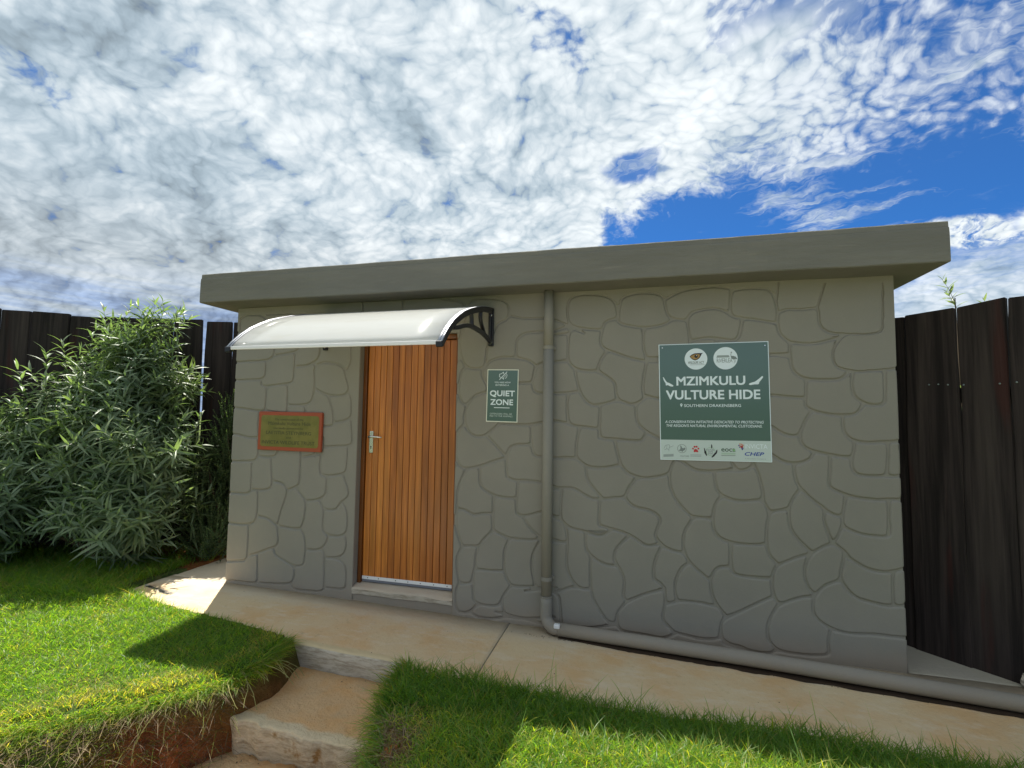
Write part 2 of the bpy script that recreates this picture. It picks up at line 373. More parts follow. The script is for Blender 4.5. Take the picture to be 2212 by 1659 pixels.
def m_poly():
    m, n = mat('milky_polycarbonate'); p = n.node('ShaderNodeNewGeometry').outputs['Position']
    s = n.noise(n.map(p, (2.2, 9, 9)), 1.6, 5, .65, .5)
    c = n.mix(n.m('MULTIPLY', n.ss(s, .50, .72), .5), (.80, .82, .82), (.72, .72, .66))
    n.set(n.b.inputs['Base Color'], c); n.b.inputs['Roughness'].default_value = .16; n.b.inputs['Specular IOR Level'].default_value = .5
    tr = n.node('ShaderNodeBsdfTranslucent'); tr.inputs[0].default_value = (.80, .80, .74, 1)
    mx = n.node('ShaderNodeMixShader'); mx.inputs[0].default_value = .42
    n.l.new(n.b.outputs[0], mx.inputs[1]); n.l.new(tr.outputs[0], mx.inputs[2])
    tp = n.node('ShaderNodeBsdfTransparent'); tp.inputs[0].default_value = (.96, .97, .95, 1)
    m2 = n.node('ShaderNodeMixShader'); m2.inputs[0].default_value = .30
    n.l.new(mx.outputs[0], m2.inputs[1]); n.l.new(tp.outputs[0], m2.inputs[2]); n.l.new(m2.outputs[0], n.out.inputs[0])
    n.set(n.b.inputs['Normal'], n.bump(s, .08, .004))
    return m
def m_brass():
    m, n = mat('aged_brass_plate'); p = n.node('ShaderNodeNewGeometry').outputs['Position']
    a = n.noise(p, 9, 4, .6)
    c = n.mix(n.ss(a, .4, .65), (.215, .19, .055), (.27, .225, .070))
    n.set(n.b.inputs['Base Color'], c); n.b.inputs['Roughness'].default_value = .32; n.b.inputs['Metallic'].default_value = .55
    return m
M_WALL = m_wall(); M_ROOF = m_roof(); M_PATH = m_concrete('stained_concrete'); M_STEP = m_stepface(); M_SOIL = m_soil()
M_SILL = m_concrete('sill_concrete', (.46, .36, .25), (.42, .25, .13), (.55, .46, .34))
M_GRASS = m_leaf('grass_blade', .40, .50, (3.2, 3.4, .62), .3)
M_LEAF = m_leaf('sage_leaf', .42, .32, (1.6, 1.9, .7), .55)
M_LEAF2 = m_leaf('small_leaf', .35, .30, (1.4, 1.5, .5), .5)
M_STRAW = m_leaf('dry_straw', .7, .25, (1., 1., .9), .1)
M_DOOR = m_doorwood(); M_BOUNCE = m_concrete('bounce_slab_concrete', (.50, .46, .40), (.48, .42, .34), (.56, .53, .48)); M_MOSS = m_concrete('mossy_concrete', (.20, .19, .155), (.19, .20, .10), (.26, .25, .21)); M_FRAME = m_doorwood('dark_frame_timber', .42); M_FENCE = m_fence(); M_POLY = m_poly(); M_BRASS = m_brass()
M_BARK = simple('bark', (.10, .075, .05), .9, spec=.1)
M_BLACK = simple('black_plastic', (.010, .010, .014), .38)
M_ALU = simple('aluminium', (.44, .45, .48), .42, .8)
M_WALU = simple('white_aluminium', (.80, .80, .80), .35)
M_RUB = simple('grey_rubber', (.16, .17, .20), .6)
M_CHROME = simple('satin_chrome', (.72, .70, .66), .25, .9)
M_REDW = simple('red_stained_wood', (.36, .066, .024), .42, coat=.2)
M_WHITE = simple('white_print', (.82, .90, .93), .28)
M_CREAM = simple('cream_print', (.84, .84, .72), .5)
M_INK = simple('dark_ink', (.075, .075, .030), .6)
M_GREY = simple('grey_print', (.22, .26, .25), .6)
M_LGREY = simple('light_grey_print', (.33, .38, .37), .6)
M_INKB = simple('black_print', (.02, .018, .022), .6)
M_RED = simple('red_print', (.56, .03, .035), .5)
M_BLUE = simple('blue_print', (.03, .07, .36), .5)
M_ORNG = simple('orange_print', (.62, .24, .14), .5)
M_VIOL = simple('violet_print', (.16, .14, .36), .5)
M_LGRN = simple('leaf_green_print', (.25, .46, .22), .5)
M_DGRN = simple('dark_green_print', (.02, .08, .03), .5)
M_AMBER = simple('amber_print', (.42, .25, .08), .5)
M_STRIP = simple('pale_strip_print', (.58, .66, .62), .4)
def m_green():
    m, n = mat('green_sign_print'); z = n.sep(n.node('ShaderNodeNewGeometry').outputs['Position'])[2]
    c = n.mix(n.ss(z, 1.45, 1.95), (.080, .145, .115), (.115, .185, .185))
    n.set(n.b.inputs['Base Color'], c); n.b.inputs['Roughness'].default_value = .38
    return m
M_GREEN = m_green()
# ------------------------------------------------------------------ the hut
XL, XR, ZT = -3.546, 1.578, 2.445
DX0, DX1, DZT = -2.283, -1.405, 2.16
hut = empty('stone_patterned_hut', (-.98, 0, 0), label='grey plastered hut with a carved stone pattern, flat roof slab and wooden door', cat='building')
bm = bmesh.new()
Y0 = .0100
def slab(x0, x1, y0, y1, z0, z1): box(bm, x0, x1, y0, y1, z0, z1)
slab(XL+.004, DX0, Y0, .20, -.3, ZT); slab(DX1, XR-.004, Y0, .20, -.3, ZT); slab(DX0, DX1, Y0, .20, DZT, ZT); slab(DX0, DX1, Y0, .20, -.3, .030)
slab(XL+.004, XL+.22, .20, 3.0, -.3, ZT); slab(XR-.22, XR-.004, .20, 3.0, -.3, ZT); slab(XL+.22, XR-.22, 2.8, 3.0, -.3, ZT)
wall = fin('wall', bm, M_WALL, hut)

STONES = """-2282,1435 -2282,-30 -2285,-47 -2290,-51 -2305,-52 -3530,-52 -3540,-51 -3546,-45 -3547,-5 -3540,6 -3490,12 -3370,12 -3315,8 -3290,12 -3245,13 -3205,24 -3075,23 -3050,27 -3000,28 -2975,32 -2940,33 -2880,45 -2870,40 -2855,19 -2820,3 -2655,3 -2630,7 -2575,8 -2565,13 -2530,44 -2520,47 -2435,43 -2410,47 -2375,48 -2355,55 -2333,70 -2323,90 -2323,135 -2327,160 -2328,195 -2339,245 -2349,265 -2365,281 -2400,300 -2401,305 -2363,335 -2343,375 -2338,405 -2338,440 -2350,505 -2339,530 -2333,560 -2332,630 -2333,650 -2344,700 -2380,765 -2340,805 -2333,825 -2333,865 -2350,910 -2376,960 -2383,990 -2381,1000 -2364,1025 -2358,1055 -2357,1215 -2350,1225 -2325,1234 -2319,1240 -2308,1280 -2308,1315 -2322,1340 -2337,1465 -2333,1500 -2333,1565 -2338,1615 -2345,1640 -2368,1680 -2369,1730 -2396,1795 -2402,1825 -2396,1845 -2360,1913 -2353,1940 -2353,1995 -2357,2020 -2358,2065 -2362,2090 -2363,2165 -2367,2190 -2366,2270 -2360,2275 -2295,2302 -2270,2322 -2225,2313 -2040,2302 -2015,2298 -1970,2297 -1875,2288 -1760,2282 -1735,2278 -1690,2277 -1620,2267 -1510,2241 -1395,2184 -1386,2175 -1385,2170 -1400,2115 -1405,2117 -1409,2150 -1415,2156 -1425,2157 -2260,2158 -2277,2155 -2281,2150 -2282,2140
-185,-52 -1400,-51 -1406,-45 -1408,-30 -1407,600 -1405,643 -1400,645 -1376,555 -1349,490 -1351,475 -1381,410 -1387,370 -1382,305 -1363,215 -1364,205 -1381,165 -1387,130 -1387,55 -1375,10 -1355,-14 -1345,-17 -1305,-17 -1260,-7 -1220,-30 -1195,-37 -1165,-39 -1145,-45 -1125,-39 -1095,-38 -1030,-27 -980,-13 -890,-12 -860,-8 -740,-22 -595,-28 -570,-32 -525,-28 -415,-27 -360,-21 -330,-9 -185,22 -170,20 -140,-3 -110,-12 -10,-13 70,-22 140,-22 175,-14 240,22 360,3 415,3 460,8 510,23 520,15 521,0 525,-5 555,-16 725,-39 745,-45 743,-50 675,-52;1140,-1 1155,9 1161,20 1162,35 1158,60 1158,95 1169,140 1175,154 1180,157 1250,148 1320,148 1390,157 1565,157 1575,152 1577,140 1577,-35 1575,-47 1570,-51 1560,-52 1385,-52 830,-52 777,-50 775,-45 815,-36 860,-11 915,-17 1050,-17 1095,-12;-1407,905 -1405,1130 -1400,1131 -1387,1110 -1365,1088 -1330,1075 -1327,1070 -1365,992 -1386,930 -1392,895 -1393,750 -1400,725 -1405,727 -1407,745
-1005,52 -1003,40 -1010,29 -1050,32 -1060,30 -1064,25 -1060,19 -1045,14 -1010,10 -1006,5 -1007,0 -1015,-5 -1105,-22 -1180,-22 -1200,-18 -1229,-5 -1235,1 -1237,10 -1232,20 -1212,40 -1185,58 -1140,57 -1120,54 -1070,58 -1045,64 -1020,76 -1010,70
710,254 795,306 830,323 840,320 858,295 856,285 834,250 804,185 793,145 789,100 794,65 801,45 832,10 835,0 815,-16 790,-22 715,-22 660,-11 640,2 585,4 550,19 524,40 523,115 535,141 575,171
-780,18 -855,10 -977,25 -986,40 -1002,105 -985,155 -955,197 -940,212 -930,217 -880,218 -825,227 -793,225 -791,220 -837,205 -839,200 -836,195 -825,193 -665,225 -655,224 -652,220 -654,210 -650,205 -620,205 -590,180 -583,155 -570,0 -580,-7 -625,-12 -650,-8 -710,-7 -743,0 -745,5 -725,12 -615,30 -606,35 -604,40 -608,45 -615,46
-552,5 -568,175 -574,190 -588,205 -589,210 -585,215 -545,230 -515,247 -475,257 -440,257 -410,253 -360,254 -351,245 -341,200 -330,177 -275,89 -252,60 -227,40 -228,35 -300,13 -350,3 -405,-2 -535,-7 -547,-5
138,155 133,120 140,95 204,30 204,25 195,16 160,-1 130,-7 100,-7 15,2 -90,3 -125,9 -140,18 -155,35 -158,80 -157,105 -151,120 -127,155 -86,200 45,269 130,296 145,295 152,275 153,215
-1273,10 -1295,3 -1340,-2 -1356,10 -1366,35 -1372,85 -1372,120 -1366,155 -1350,190 -1340,197 -1320,198 -1255,210 -1249,205 -1247,125 -1242,95 -1237,85 -1219,65 -1219,60 -1251,25
825,192 844,235 880,285 990,336 1030,347 1060,348 1065,340 1059,295 1066,250 1080,224 1100,203 1155,167 1156,160 1151,140 1143,100 1143,50 1146,30 1135,17 1110,8 1030,-2 930,-2 885,3 860,10 838,25 819,50 809,75 808,130
-2558,270 -2557,230 -2553,200 -2553,55 -2555,45 -2565,34 -2600,23 -2675,22 -2700,18 -2795,18 -2825,23 -2845,33 -2853,50 -2852,60 -2835,92 -2828,110 -2823,145 -2830,190 -2820,197 -2775,199 -2740,225 -2733,265 -2732,305 -2726,335 -2722,340 -2710,342 -2685,338 -2630,343 -2595,352 -2584,350 -2570,341 -2563,325 -2558,305
500,45 490,35 475,29 395,18 235,38 215,46 163,95 153,110 153,150 164,195 171,205 185,212 250,236 295,242 370,242 425,237 470,231 500,219 516,205 528,185 531,175 509,125
-3548,70 -3547,160 -3542,170 -3535,174 -3355,193 -3338,205 -3305,243 -3230,263 -3225,262 -3222,255 -3222,210 -3218,170 -3217,105 -3213,60 -3218,45 -3230,34 -3265,28 -3535,28 -3546,35
-3055,307 -3042,285 -3020,263 -2870,200 -2853,185 -2843,165 -2843,130 -2849,100 -2859,80 -2870,69 -2895,58 -3012,45 -3095,42 -3120,38 -3180,38 -3192,40 -3197,50 -3198,120 -3202,150 -3201,270 -3195,277 -3155,296 -3105,316 -3070,323 -3064,320
-343,290 -343,330 -347,355 -347,425 -341,470 -338,475 -330,475 -285,451 -250,439 -220,433 -170,433 -158,425 -134,380 -123,335 -123,300 -132,260 -130,243 -125,225 -115,210 -117,195 -155,146 -166,125 -176,95 -180,65 -190,58 -215,58 -230,64 -247,80 -311,175 -326,210 -343,275
-2345,85 -2360,72 -2395,63 -2515,63 -2530,65 -2537,80 -2538,270 -2539,285 -2530,292 -2465,292 -2420,286 -2385,274 -2370,262 -2360,250 -2354,235 -2343,175
-1013,135 -1030,95 -1055,78 -1090,73 -1150,73 -1190,79 -1215,88 -1227,105 -1232,150 -1232,190 -1228,215 -1237,245 -1227,300 -1220,311 -1160,317 -1055,318 -1025,322 -1005,320 -998,310 -979,265 -958,235 -956,225 -996,170
1153,190 1110,216 1089,240 1078,270 1078,315 1088,355 1104,385 1128,415 1160,439 1195,456 1225,465 1235,456 1249,430 1270,404 1300,379 1350,359 1422,345 1470,338 1500,338 1555,347 1574,345 1577,330 1577,190 1576,180 1570,174 1470,173 1425,177 1295,163 1255,163 1210,169
467,415 480,450 500,477 525,491 565,495 578,490 585,470 595,459 615,449 640,443 685,442 715,438 785,438 815,442 822,435 823,385 828,345 820,337 780,316 625,221 560,189 550,189 499,250 474,300 463,355 463,395
-3395,207 -3515,193 -3535,193 -3546,200 -3547,495 -3542,505 -3535,507 -3495,503 -3380,503 -3350,507 -3340,506 -3334,500 -3328,415 -3333,240 -3340,228 -3355,215 -3375,208
-2755,235 -2764,225 -2775,219 -2805,213 -2850,210 -2995,269 -3012,280 -3031,300 -3043,325 -3040,335 -3016,355 -3004,380 -3003,430 -3010,467 -3012,500 -3007,510 -3000,512 -2950,512 -2870,503 -2825,503 -2805,508 -2795,505 -2775,481 -2766,465 -2754,430 -2748,400 -2743,340
95,359 115,351 132,335 139,325 135,317 30,281 -90,219 -100,219 -108,230 -112,245 -108,300 -109,360 -126,405 -176,485 -177,510 -174,525 -159,560 -137,590 -75,649 -65,648 -50,641 5,604 30,594 65,593 115,606 125,605 127,595 99,540 84,495 73,430 78,380 85,367
-1230,487 -1224,485 -1220,475 -1232,425 -1233,340 -1246,305 -1257,240 -1270,225 -1295,218 -1335,218 -1347,225 -1352,235 -1367,325 -1367,390 -1355,432 -1330,470 -1320,477 -1275,487
-685,244 -725,243 -740,245 -751,260 -761,285 -772,360 -772,445 -766,475 -750,510 -724,555 -711,585 -705,591 -670,592 -655,574 -625,568 -533,570 -529,565 -528,555 -532,520 -532,420 -527,380 -509,335 -471,280 -475,274 -515,266 -555,244 -602,230 -611,230 -614,235 -593,245 -591,250 -600,257
168,255 167,310 160,330 130,362 100,378 93,390 93,445 99,480 124,555 146,590 155,593 205,574 240,568 280,565 304,520 305,510 300,503 279,490 255,461 229,405 218,355 218,290 226,260 224,250 215,243 180,231 175,235
-974,295 -986,330 -992,365 -992,435 -987,475 -977,510 -950,561 -935,567 -880,563 -855,567 -790,568 -740,577 -736,570 -756,535 -776,495 -786,465 -792,430 -792,390 -787,335 -768,255 -770,247 -775,244 -795,247 -840,242 -865,238 -935,239 -950,254
430,408 441,400 447,390 448,340 454,305 473,260 470,250 460,248 390,257 280,257 255,254 245,260 236,290 233,305 233,345 239,380 249,410 280,466 315,492 330,492 360,463
-3070,539 -3040,523 -3034,515 -3018,410 -3019,390 -3030,364 -3065,344 -3115,331 -3215,288 -3295,263 -3305,264 -3310,268 -3312,280 -3313,460 -3317,490 -3316,505 -3312,510 -3268,530 -3249,550 -3237,580 -3230,585 -3180,582 -3125,571 -3100,561
-480,673 -415,662 -402,655 -398,645 -396,555 -386,530 -358,490 -362,445 -362,340 -358,295 -363,280 -370,274 -390,269 -405,272 -435,275 -470,308 -491,340 -512,390 -517,435 -517,490 -513,520 -513,625 -523,675 -520,682 -515,682
-2535,408 -2519,440 -2516,465 -2510,471 -2420,473 -2370,486 -2363,480 -2353,430 -2353,410 -2364,365 -2373,350 -2388,335 -2410,323 -2450,313 -2505,308 -2535,309 -2541,315 -2552,345 -2567,365 -2562,375
869,525 885,541 970,586 1020,606 1035,607 1037,600 1024,565 1018,535 1018,475 1035,415 1062,380 1064,375 1060,369 1015,361 970,346 895,309 880,308 870,310 861,320 848,350 839,405 849,490
-1175,521 -1160,542 -1112,590 -1085,610 -1075,610 -975,570 -972,560 -985,535 -1002,490 -1007,450 -1007,415 -1007,350 -1010,341 -1015,338 -1060,337 -1090,333 -1195,333 -1207,335 -1217,350 -1217,420 -1201,475
-2745,457 -2764,495 -2777,510 -2780,520 -2753,600 -2743,670 -2740,737 -2735,741 -2715,747 -2640,761 -2630,760 -2604,725 -2584,690 -2582,640 -2587,555 -2581,520 -2565,498 -2540,480 -2533,465 -2539,435 -2555,408 -2585,378 -2615,364 -2650,358 -2720,359 -2726,365 -2738,435
1507,400 1507,370 1502,360 1450,358 1340,379 1325,385 1295,404 1264,440 1239,485 1238,515 1251,575 1260,615 1270,620 1320,584 1380,554 1430,543 1470,543 1500,548 1508,545 1511,540 1508,515
1578,430 1575,373 1555,363 1535,362 1525,367 1523,380 1523,500 1530,552 1560,567 1570,569 1575,565 1577,555
1108,415 1090,395 1080,391 1065,403 1051,420 1039,455 1033,490 1033,515 1038,550 1055,592 1080,629 1120,661 1160,684 1185,692 1205,687 1235,667 1246,650 1242,610 1223,530 1222,500 1210,481 1155,456 1135,442
531,670 540,664 564,660 572,650 571,520 565,514 515,506 490,492 474,475 450,424 440,423 430,429 350,493 315,534 308,550 293,595 288,625 288,650 293,685 300,712 321,755 357,805 400,812 445,807 462,800 466,790 464,775 469,745 485,713 498,695
-365,529 -376,550 -382,580 -382,630 -377,645 -370,651 -315,638 -270,638 -245,649 -210,676 -190,686 -155,681 -105,665 -100,655 -115,638 -150,601 -176,565 -186,545 -197,490 -185,460 -186,455 -194,450 -240,454 -290,471 -341,505
810,603 833,570 852,550 856,540 839,510 826,465 820,459 655,458 620,464 609,470 600,480 593,525 593,585 597,610 598,640 605,651 735,653 790,661 797,655
-2540,501 -2557,515 -2567,535 -2567,610 -2560,677 -2550,682 -2485,683 -2460,690 -2440,704 -2415,741 -2405,751 -2395,749 -2380,731 -2358,685 -2348,610 -2353,545 -2363,520 -2390,499 -2430,488 -2495,488
-1329,500 -1361,565 -1377,625 -1382,665 -1382,705 -1375,752 -1365,757 -1335,761 -1310,754 -1260,727 -1245,723 -1230,723 -1182,735 -1135,742 -1115,742 -1105,737 -1102,680 -1098,655 -1100,625 -1165,562 -1200,514 -1210,505 -1290,502 -1320,497
-3542,525 -3546,530 -3548,545 -3547,755 -3546,765 -3542,770 -3445,772 -3415,768 -3380,768 -3340,779 -3329,785 -3315,802 -3305,807 -3260,809 -3255,805 -3248,760 -3248,615 -3256,575 -3275,548 -3300,534 -3350,523 -3400,522 -3445,518 -3475,522
-2988,650 -2944,770 -2935,815 -2920,829 -2870,850 -2860,850 -2853,845 -2780,771 -2763,745 -2758,700 -2768,610 -2779,565 -2793,535 -2815,523 -2905,523 -2930,527 -2975,528 -3007,535 -3011,540 -3012,550
-2952,820 -2959,780 -3011,630 -3030,545 -3035,542 -3045,544 -3085,571 -3115,586 -3165,597 -3225,604 -3231,610 -3232,625 -3228,645 -3228,725 -3237,800 -3232,810 -3180,813 -3150,819 -3123,830 -3104,845 -3090,887 -3085,891 -3075,892 -3025,887 -2990,876 -2959,845 -2952,830
868,560 843,585 826,610 819,630 813,665 813,760 824,830 834,860 850,876 875,886 920,894 930,890 932,885 933,830 944,775 959,745 1003,690 1042,650 1048,640 1040,631 990,614 885,559 875,557
1512,900 1518,970 1525,988 1540,996 1555,997 1572,990 1577,980 1577,610 1575,595 1565,587 1530,574 1490,563 1455,559 1395,568 1354,585 1295,623 1283,635 1272,655 1252,675 1212,705 1210,715 1246,790 1254,800 1260,802 1325,774 1390,763 1480,763 1495,766 1510,776 1517,790 1517,845 1513,870
-885,743 -870,741 -861,735 -820,673 -782,635 -749,610 -745,600 -750,595 -765,589 -805,583 -940,583 -975,589 -1045,616 -1075,632 -1082,645 -1082,830 -1076,870 -1071,875 -1060,876 -1025,868 -923,865 -918,855 -916,770 -905,753
281,705 273,670 273,615 276,595 272,585 255,583 215,589 185,599 154,615 118,650 108,670 109,695 137,765 137,790 130,810 100,836 70,851 30,862 -10,864 -56,880 -87,910 -95,925 -96,935 -84,970 -60,1011 -15,1063 65,1063 120,1074 175,1092 183,1090 187,1080 188,1040 194,1005 220,940 263,880 330,816 333,810 331,800 294,740
-570,730 -551,705 -538,665 -528,605 -530,595 -540,588 -570,588 -610,602 -685,612 -720,611 -780,656 -807,685 -834,725 -838,735 -830,742 -800,749 -725,776 -690,782 -668,775 -655,755 -625,750 -595,729 -575,734
-281,840 -277,885 -270,896 -185,912 -115,918 -77,875 -50,859 -20,848 45,841 90,821 110,807 120,785 117,760 98,715 91,685 90,670 109,630 108,625 95,618 45,608 15,619 -40,656 -95,681 -145,696 -270,721 -282,730 -287,750
1095,663 1080,653 1070,651 1023,695 988,735 968,765 953,805 951,910 959,940 976,980 998,1010 1015,1025 1025,1023 1083,965 1125,932 1142,910 1138,880 1138,830 1177,715 1170,707 1135,691
-562,885 -556,955 -550,962 -530,967 -485,966 -450,951 -375,909 -340,898 -302,895 -297,885 -302,735 -297,720 -290,710 -260,701 -235,694 -229,690 -228,685 -260,660 -290,653 -310,654 -400,677 -475,688 -510,700 -545,728 -565,755
730,943 750,947 780,946 819,880 798,785 797,735 793,710 795,695 791,685 785,680 760,673 710,668 640,668 595,673 565,681 535,691 508,710 494,730 484,755 483,830 494,895 509,930 529,950 545,956 580,943 640,933
-2595,779 -2580,788 -2558,810 -2544,840 -2543,900 -2547,950 -2543,960 -2535,966 -2495,968 -2405,984 -2398,975 -2389,945 -2358,885 -2348,845 -2349,830 -2358,810 -2370,797 -2415,767 -2453,715 -2465,707 -2500,698 -2565,700 -2607,760 -2607,770
1172,780 1153,840 1153,870 1160,893 1170,895 1195,883 1230,876 1240,867 1242,855 1241,825 1221,770 1205,739 1195,732 1190,735
-1230,1089 -1215,1090 -1211,1085 -1212,1015 -1207,975 -1190,940 -1165,919 -1105,887 -1098,880 -1098,775 -1100,763 -1110,758 -1160,757 -1240,741 -1260,746 -1320,776 -1370,776 -1375,780 -1377,875 -1371,920 -1356,970 -1341,1005 -1305,1070 -1295,1077
-2620,786 -2660,773 -2745,760 -2754,765 -2780,797 -2822,835 -2836,855 -2836,865 -2818,890 -2808,945 -2808,1065 -2811,1100 -2800,1111 -2770,1118 -2700,1133 -2690,1132 -2675,1121 -2659,1140 -2635,1143 -2628,1140 -2637,1080 -2637,1050 -2631,1000 -2625,985 -2615,974 -2570,957 -2564,945 -2563,930 -2565,834 -2580,811 -2605,793
-578,880 -578,835 -582,810 -583,775 -590,766 -615,770 -660,792 -680,797 -705,797 -735,791 -810,764 -855,758 -885,762 -895,770 -899,780 -902,795 -902,830 -898,880 -886,995 -880,1001 -865,1002 -790,1002 -765,998 -730,997 -670,986 -641,975 -640,970 -660,955 -657,950 -650,948 -585,957 -580,954 -577,945
1335,997 1410,988 1470,988 1490,991 1501,985 1495,790 1480,778 1425,778 1360,783 1325,793 1275,814 1260,834 1258,860 1263,905 1281,995 1290,1004
-3548,830 -3547,1030 -3546,1040 -3542,1045 -3505,1052 -3390,1053 -3365,1057 -3330,1058 -3326,1050 -3332,1015 -3328,975 -3328,825 -3332,810 -3339,800 -3370,788 -3535,788 -3546,795
375,1129 420,1123 465,1127 475,1122 482,1100 483,1060 494,1010 522,970 504,950 484,915 473,880 466,830 460,824 350,828 334,835 312,855 270,899 234,950 225,968 209,1015 203,1050 203,1110 226,1185 235,1198 245,1202 280,1186 330,1146 355,1134
-3113,955 -3108,915 -3108,880 -3115,860 -3130,844 -3160,833 -3205,828 -3300,828 -3309,835 -3308,895 -3312,925 -3312,980 -3310,1040 -3297,1060 -3270,1084 -3255,1104 -3240,1107 -3185,1098 -3135,1100 -3128,1090 -3122,1000
-2828,1125 -2828,930 -2833,900 -2838,890 -2850,879 -2905,854 -2935,846 -2945,853 -2968,880 -2990,895 -3010,902 -3065,908 -3087,915 -3092,925 -3105,1012 -3111,1095 -3105,1105 -3085,1112 -3070,1121 -3054,1145 -3048,1160 -3047,1190 -3036,1250 -3030,1269 -3024,1275 -2955,1282 -2855,1282 -2843,1280 -2838,1270 -2833,1230 -2832,1150
-1045,1154 -1010,1161 -999,1155 -997,1065 -992,1035 -987,1025 -970,1014 -915,999 -905,990 -913,895 -918,885 -995,883 -1035,888 -1070,894 -1100,904 -1150,929 -1171,945 -1182,960 -1192,995 -1192,1080 -1190,1095 -1160,1111
825,903 814,920 797,960 797,1010 781,1090 761,1160 739,1205 734,1235 777,1435 790,1442 840,1442 855,1436 895,1404 925,1389 955,1383 1005,1384 1010,1380 1014,1350 1028,1325 1050,1303 1080,1286 1084,1280 1075,1254 1050,1235 1005,1218 960,1217 925,1224 900,1234 835,1282 830,1284 822,1280 825,1269 875,1229 905,1214 935,1204 960,1202 970,1195 973,1125 984,1085 1001,1045 997,1035 966,995 939,930 930,918 840,893
1205,1039 1255,1018 1263,1005 1246,900 1235,893 1215,894 1190,904 1165,919 1135,947 1083,985 1020,1054 1006,1075 1000,1092 988,1150 988,1180 995,1197 1040,1211 1074,1230 1086,1240 1102,1270 1110,1276 1170,1267 1179,1260 1180,1255 1177,1155 1173,1130 1173,1070 1185,1053
-635,992 -685,1007 -755,1017 -815,1018 -845,1022 -875,1018 -930,1019 -965,1033 -975,1040 -982,1090 -982,1165 -971,1225 -952,1250 -925,1266 -885,1272 -810,1271 -804,1265 -790,1215 -775,1199 -750,1188 -680,1187 -650,1178 -600,1182 -470,1182 -455,1178 -435,1166 -405,1142 -397,1130 -393,1115 -391,1070 -371,1015 -357,995 -291,920 -295,914 -310,913 -330,913 -355,919 -400,941 -450,971 -480,982 -545,982 -590,976
-107,1105 -90,1091 -45,1071 -42,1065 -86,1005 -99,980 -107,955 -120,939 -135,933 -200,927 -240,918 -260,918 -270,924 -310,968 -350,1014 -366,1045 -377,1090 -375,1120 -365,1124 -330,1118 -280,1118 -145,1145 -137,1140
744,1155 756,1125 777,1025 780,990 770,970 755,963 730,962 685,953 620,953 580,964 545,980 523,995 509,1020 498,1080 498,1115 503,1125 520,1132 555,1133 580,1137 660,1138 695,1149 730,1168 737,1165
-2395,1012 -2425,999 -2510,983 -2585,983 -2605,990 -2617,1015 -2617,1105 -2604,1150 -2597,1190 -2590,1201 -2570,1207 -2465,1213 -2440,1217 -2385,1218 -2376,1215 -2373,1205 -2373,1115 -2377,1085 -2378,1050 -2384,1025
1470,1007 1445,1003 1420,1007 1370,1008 1305,1018 1265,1031 1205,1059 1190,1070 1188,1110 1192,1135 1199,1250 1205,1256 1215,1257 1291,1250 1301,1240 1303,1200 1312,1170 1325,1153 1340,1144 1370,1138 1470,1138 1495,1141 1510,1138 1555,1142 1570,1141 1575,1137 1578,1120 1575,1018 1565,1013 1515,1012
-3548,1110 -3547,1275 -3546,1285 -3540,1291 -3480,1287 -3400,1268 -3285,1262 -3274,1255 -3272,1240 -3263,1155 -3275,1110 -3285,1094 -3295,1087 -3320,1078 -3365,1073 -3425,1072 -3450,1068 -3535,1068 -3546,1075
-168,1310 -165,1324 -155,1327 -60,1322 -30,1318 5,1323 15,1330 45,1376 55,1378 230,1291 235,1275 240,1270 257,1270 255,1260 215,1197 190,1125 180,1114 160,1104 105,1088 40,1078 10,1078 -45,1089 -85,1108 -112,1135 -129,1160 -141,1190 -156,1245
-1175,1123 -1240,1104 -1305,1093 -1330,1093 -1355,1100 -1374,1120 -1397,1180 -1393,1215 -1392,1300 -1381,1365 -1360,1392 -1340,1405 -1330,1400 -1316,1375 -1300,1358 -1270,1335 -1235,1323 -1205,1323 -1165,1333 -1155,1331 -1110,1292 -1013,1190 -1011,1185 -1015,1179 -1080,1161
-3063,1175 -3075,1140 -3100,1124 -3140,1118 -3205,1118 -3240,1124 -3245,1127 -3248,1135 -3248,1185 -3252,1210 -3253,1235 -3254,1260 -3245,1267 -3160,1268 -3120,1277 -3055,1276 -3050,1265 -3062,1205
-2735,1143 -2800,1129 -2811,1135 -2817,1195 -2816,1275 -2805,1282 -2775,1283 -2750,1287 -2705,1287 -2695,1286 -2689,1280 -2692,1230 -2688,1195 -2689,1160 -2700,1151
-180,1278 -154,1175 -155,1165 -165,1159 -225,1144 -265,1138 -345,1138 -370,1144 -400,1159 -450,1200 -453,1250 -447,1320 -431,1395 -425,1407 -415,1412 -375,1412 -350,1408 -315,1407 -305,1403 -298,1390 -302,1365 -299,1345 -292,1340 -265,1333 -220,1332 -195,1326 -187,1315
345,1158 310,1186 258,1220 259,1235 284,1275 280,1290 283,1300 395,1397 525,1437 540,1436 547,1425 582,1225 603,1170 602,1160 475,1143 390,1143
1502,1350 1507,1340 1507,1280 1503,1255 1502,1200 1492,1165 1480,1158 1450,1153 1385,1153 1350,1159 1333,1170 1324,1185 1319,1220 1323,1260 1337,1310 1340,1347 1350,1352 1380,1348 1445,1348 1475,1352
-2655,1287 -2623,1285 -2619,1280 -2613,1255 -2613,1205 -2619,1170 -2625,1164 -2640,1162 -2660,1159 -2668,1165 -2672,1175 -2668,1235 -2672,1275 -2667,1285
569,1390 563,1430 570,1441 735,1442 752,1440 756,1435 757,1425 732,1300 725,1276 714,1265 713,1250 722,1200 720,1190 712,1180 690,1166 665,1158 645,1158 630,1168 610,1195 599,1225
1515,1165 1518,1220 1522,1245 1523,1320 1529,1350 1540,1357 1565,1358 1574,1355 1577,1350 1576,1170 1570,1163 1550,1158 1525,1158
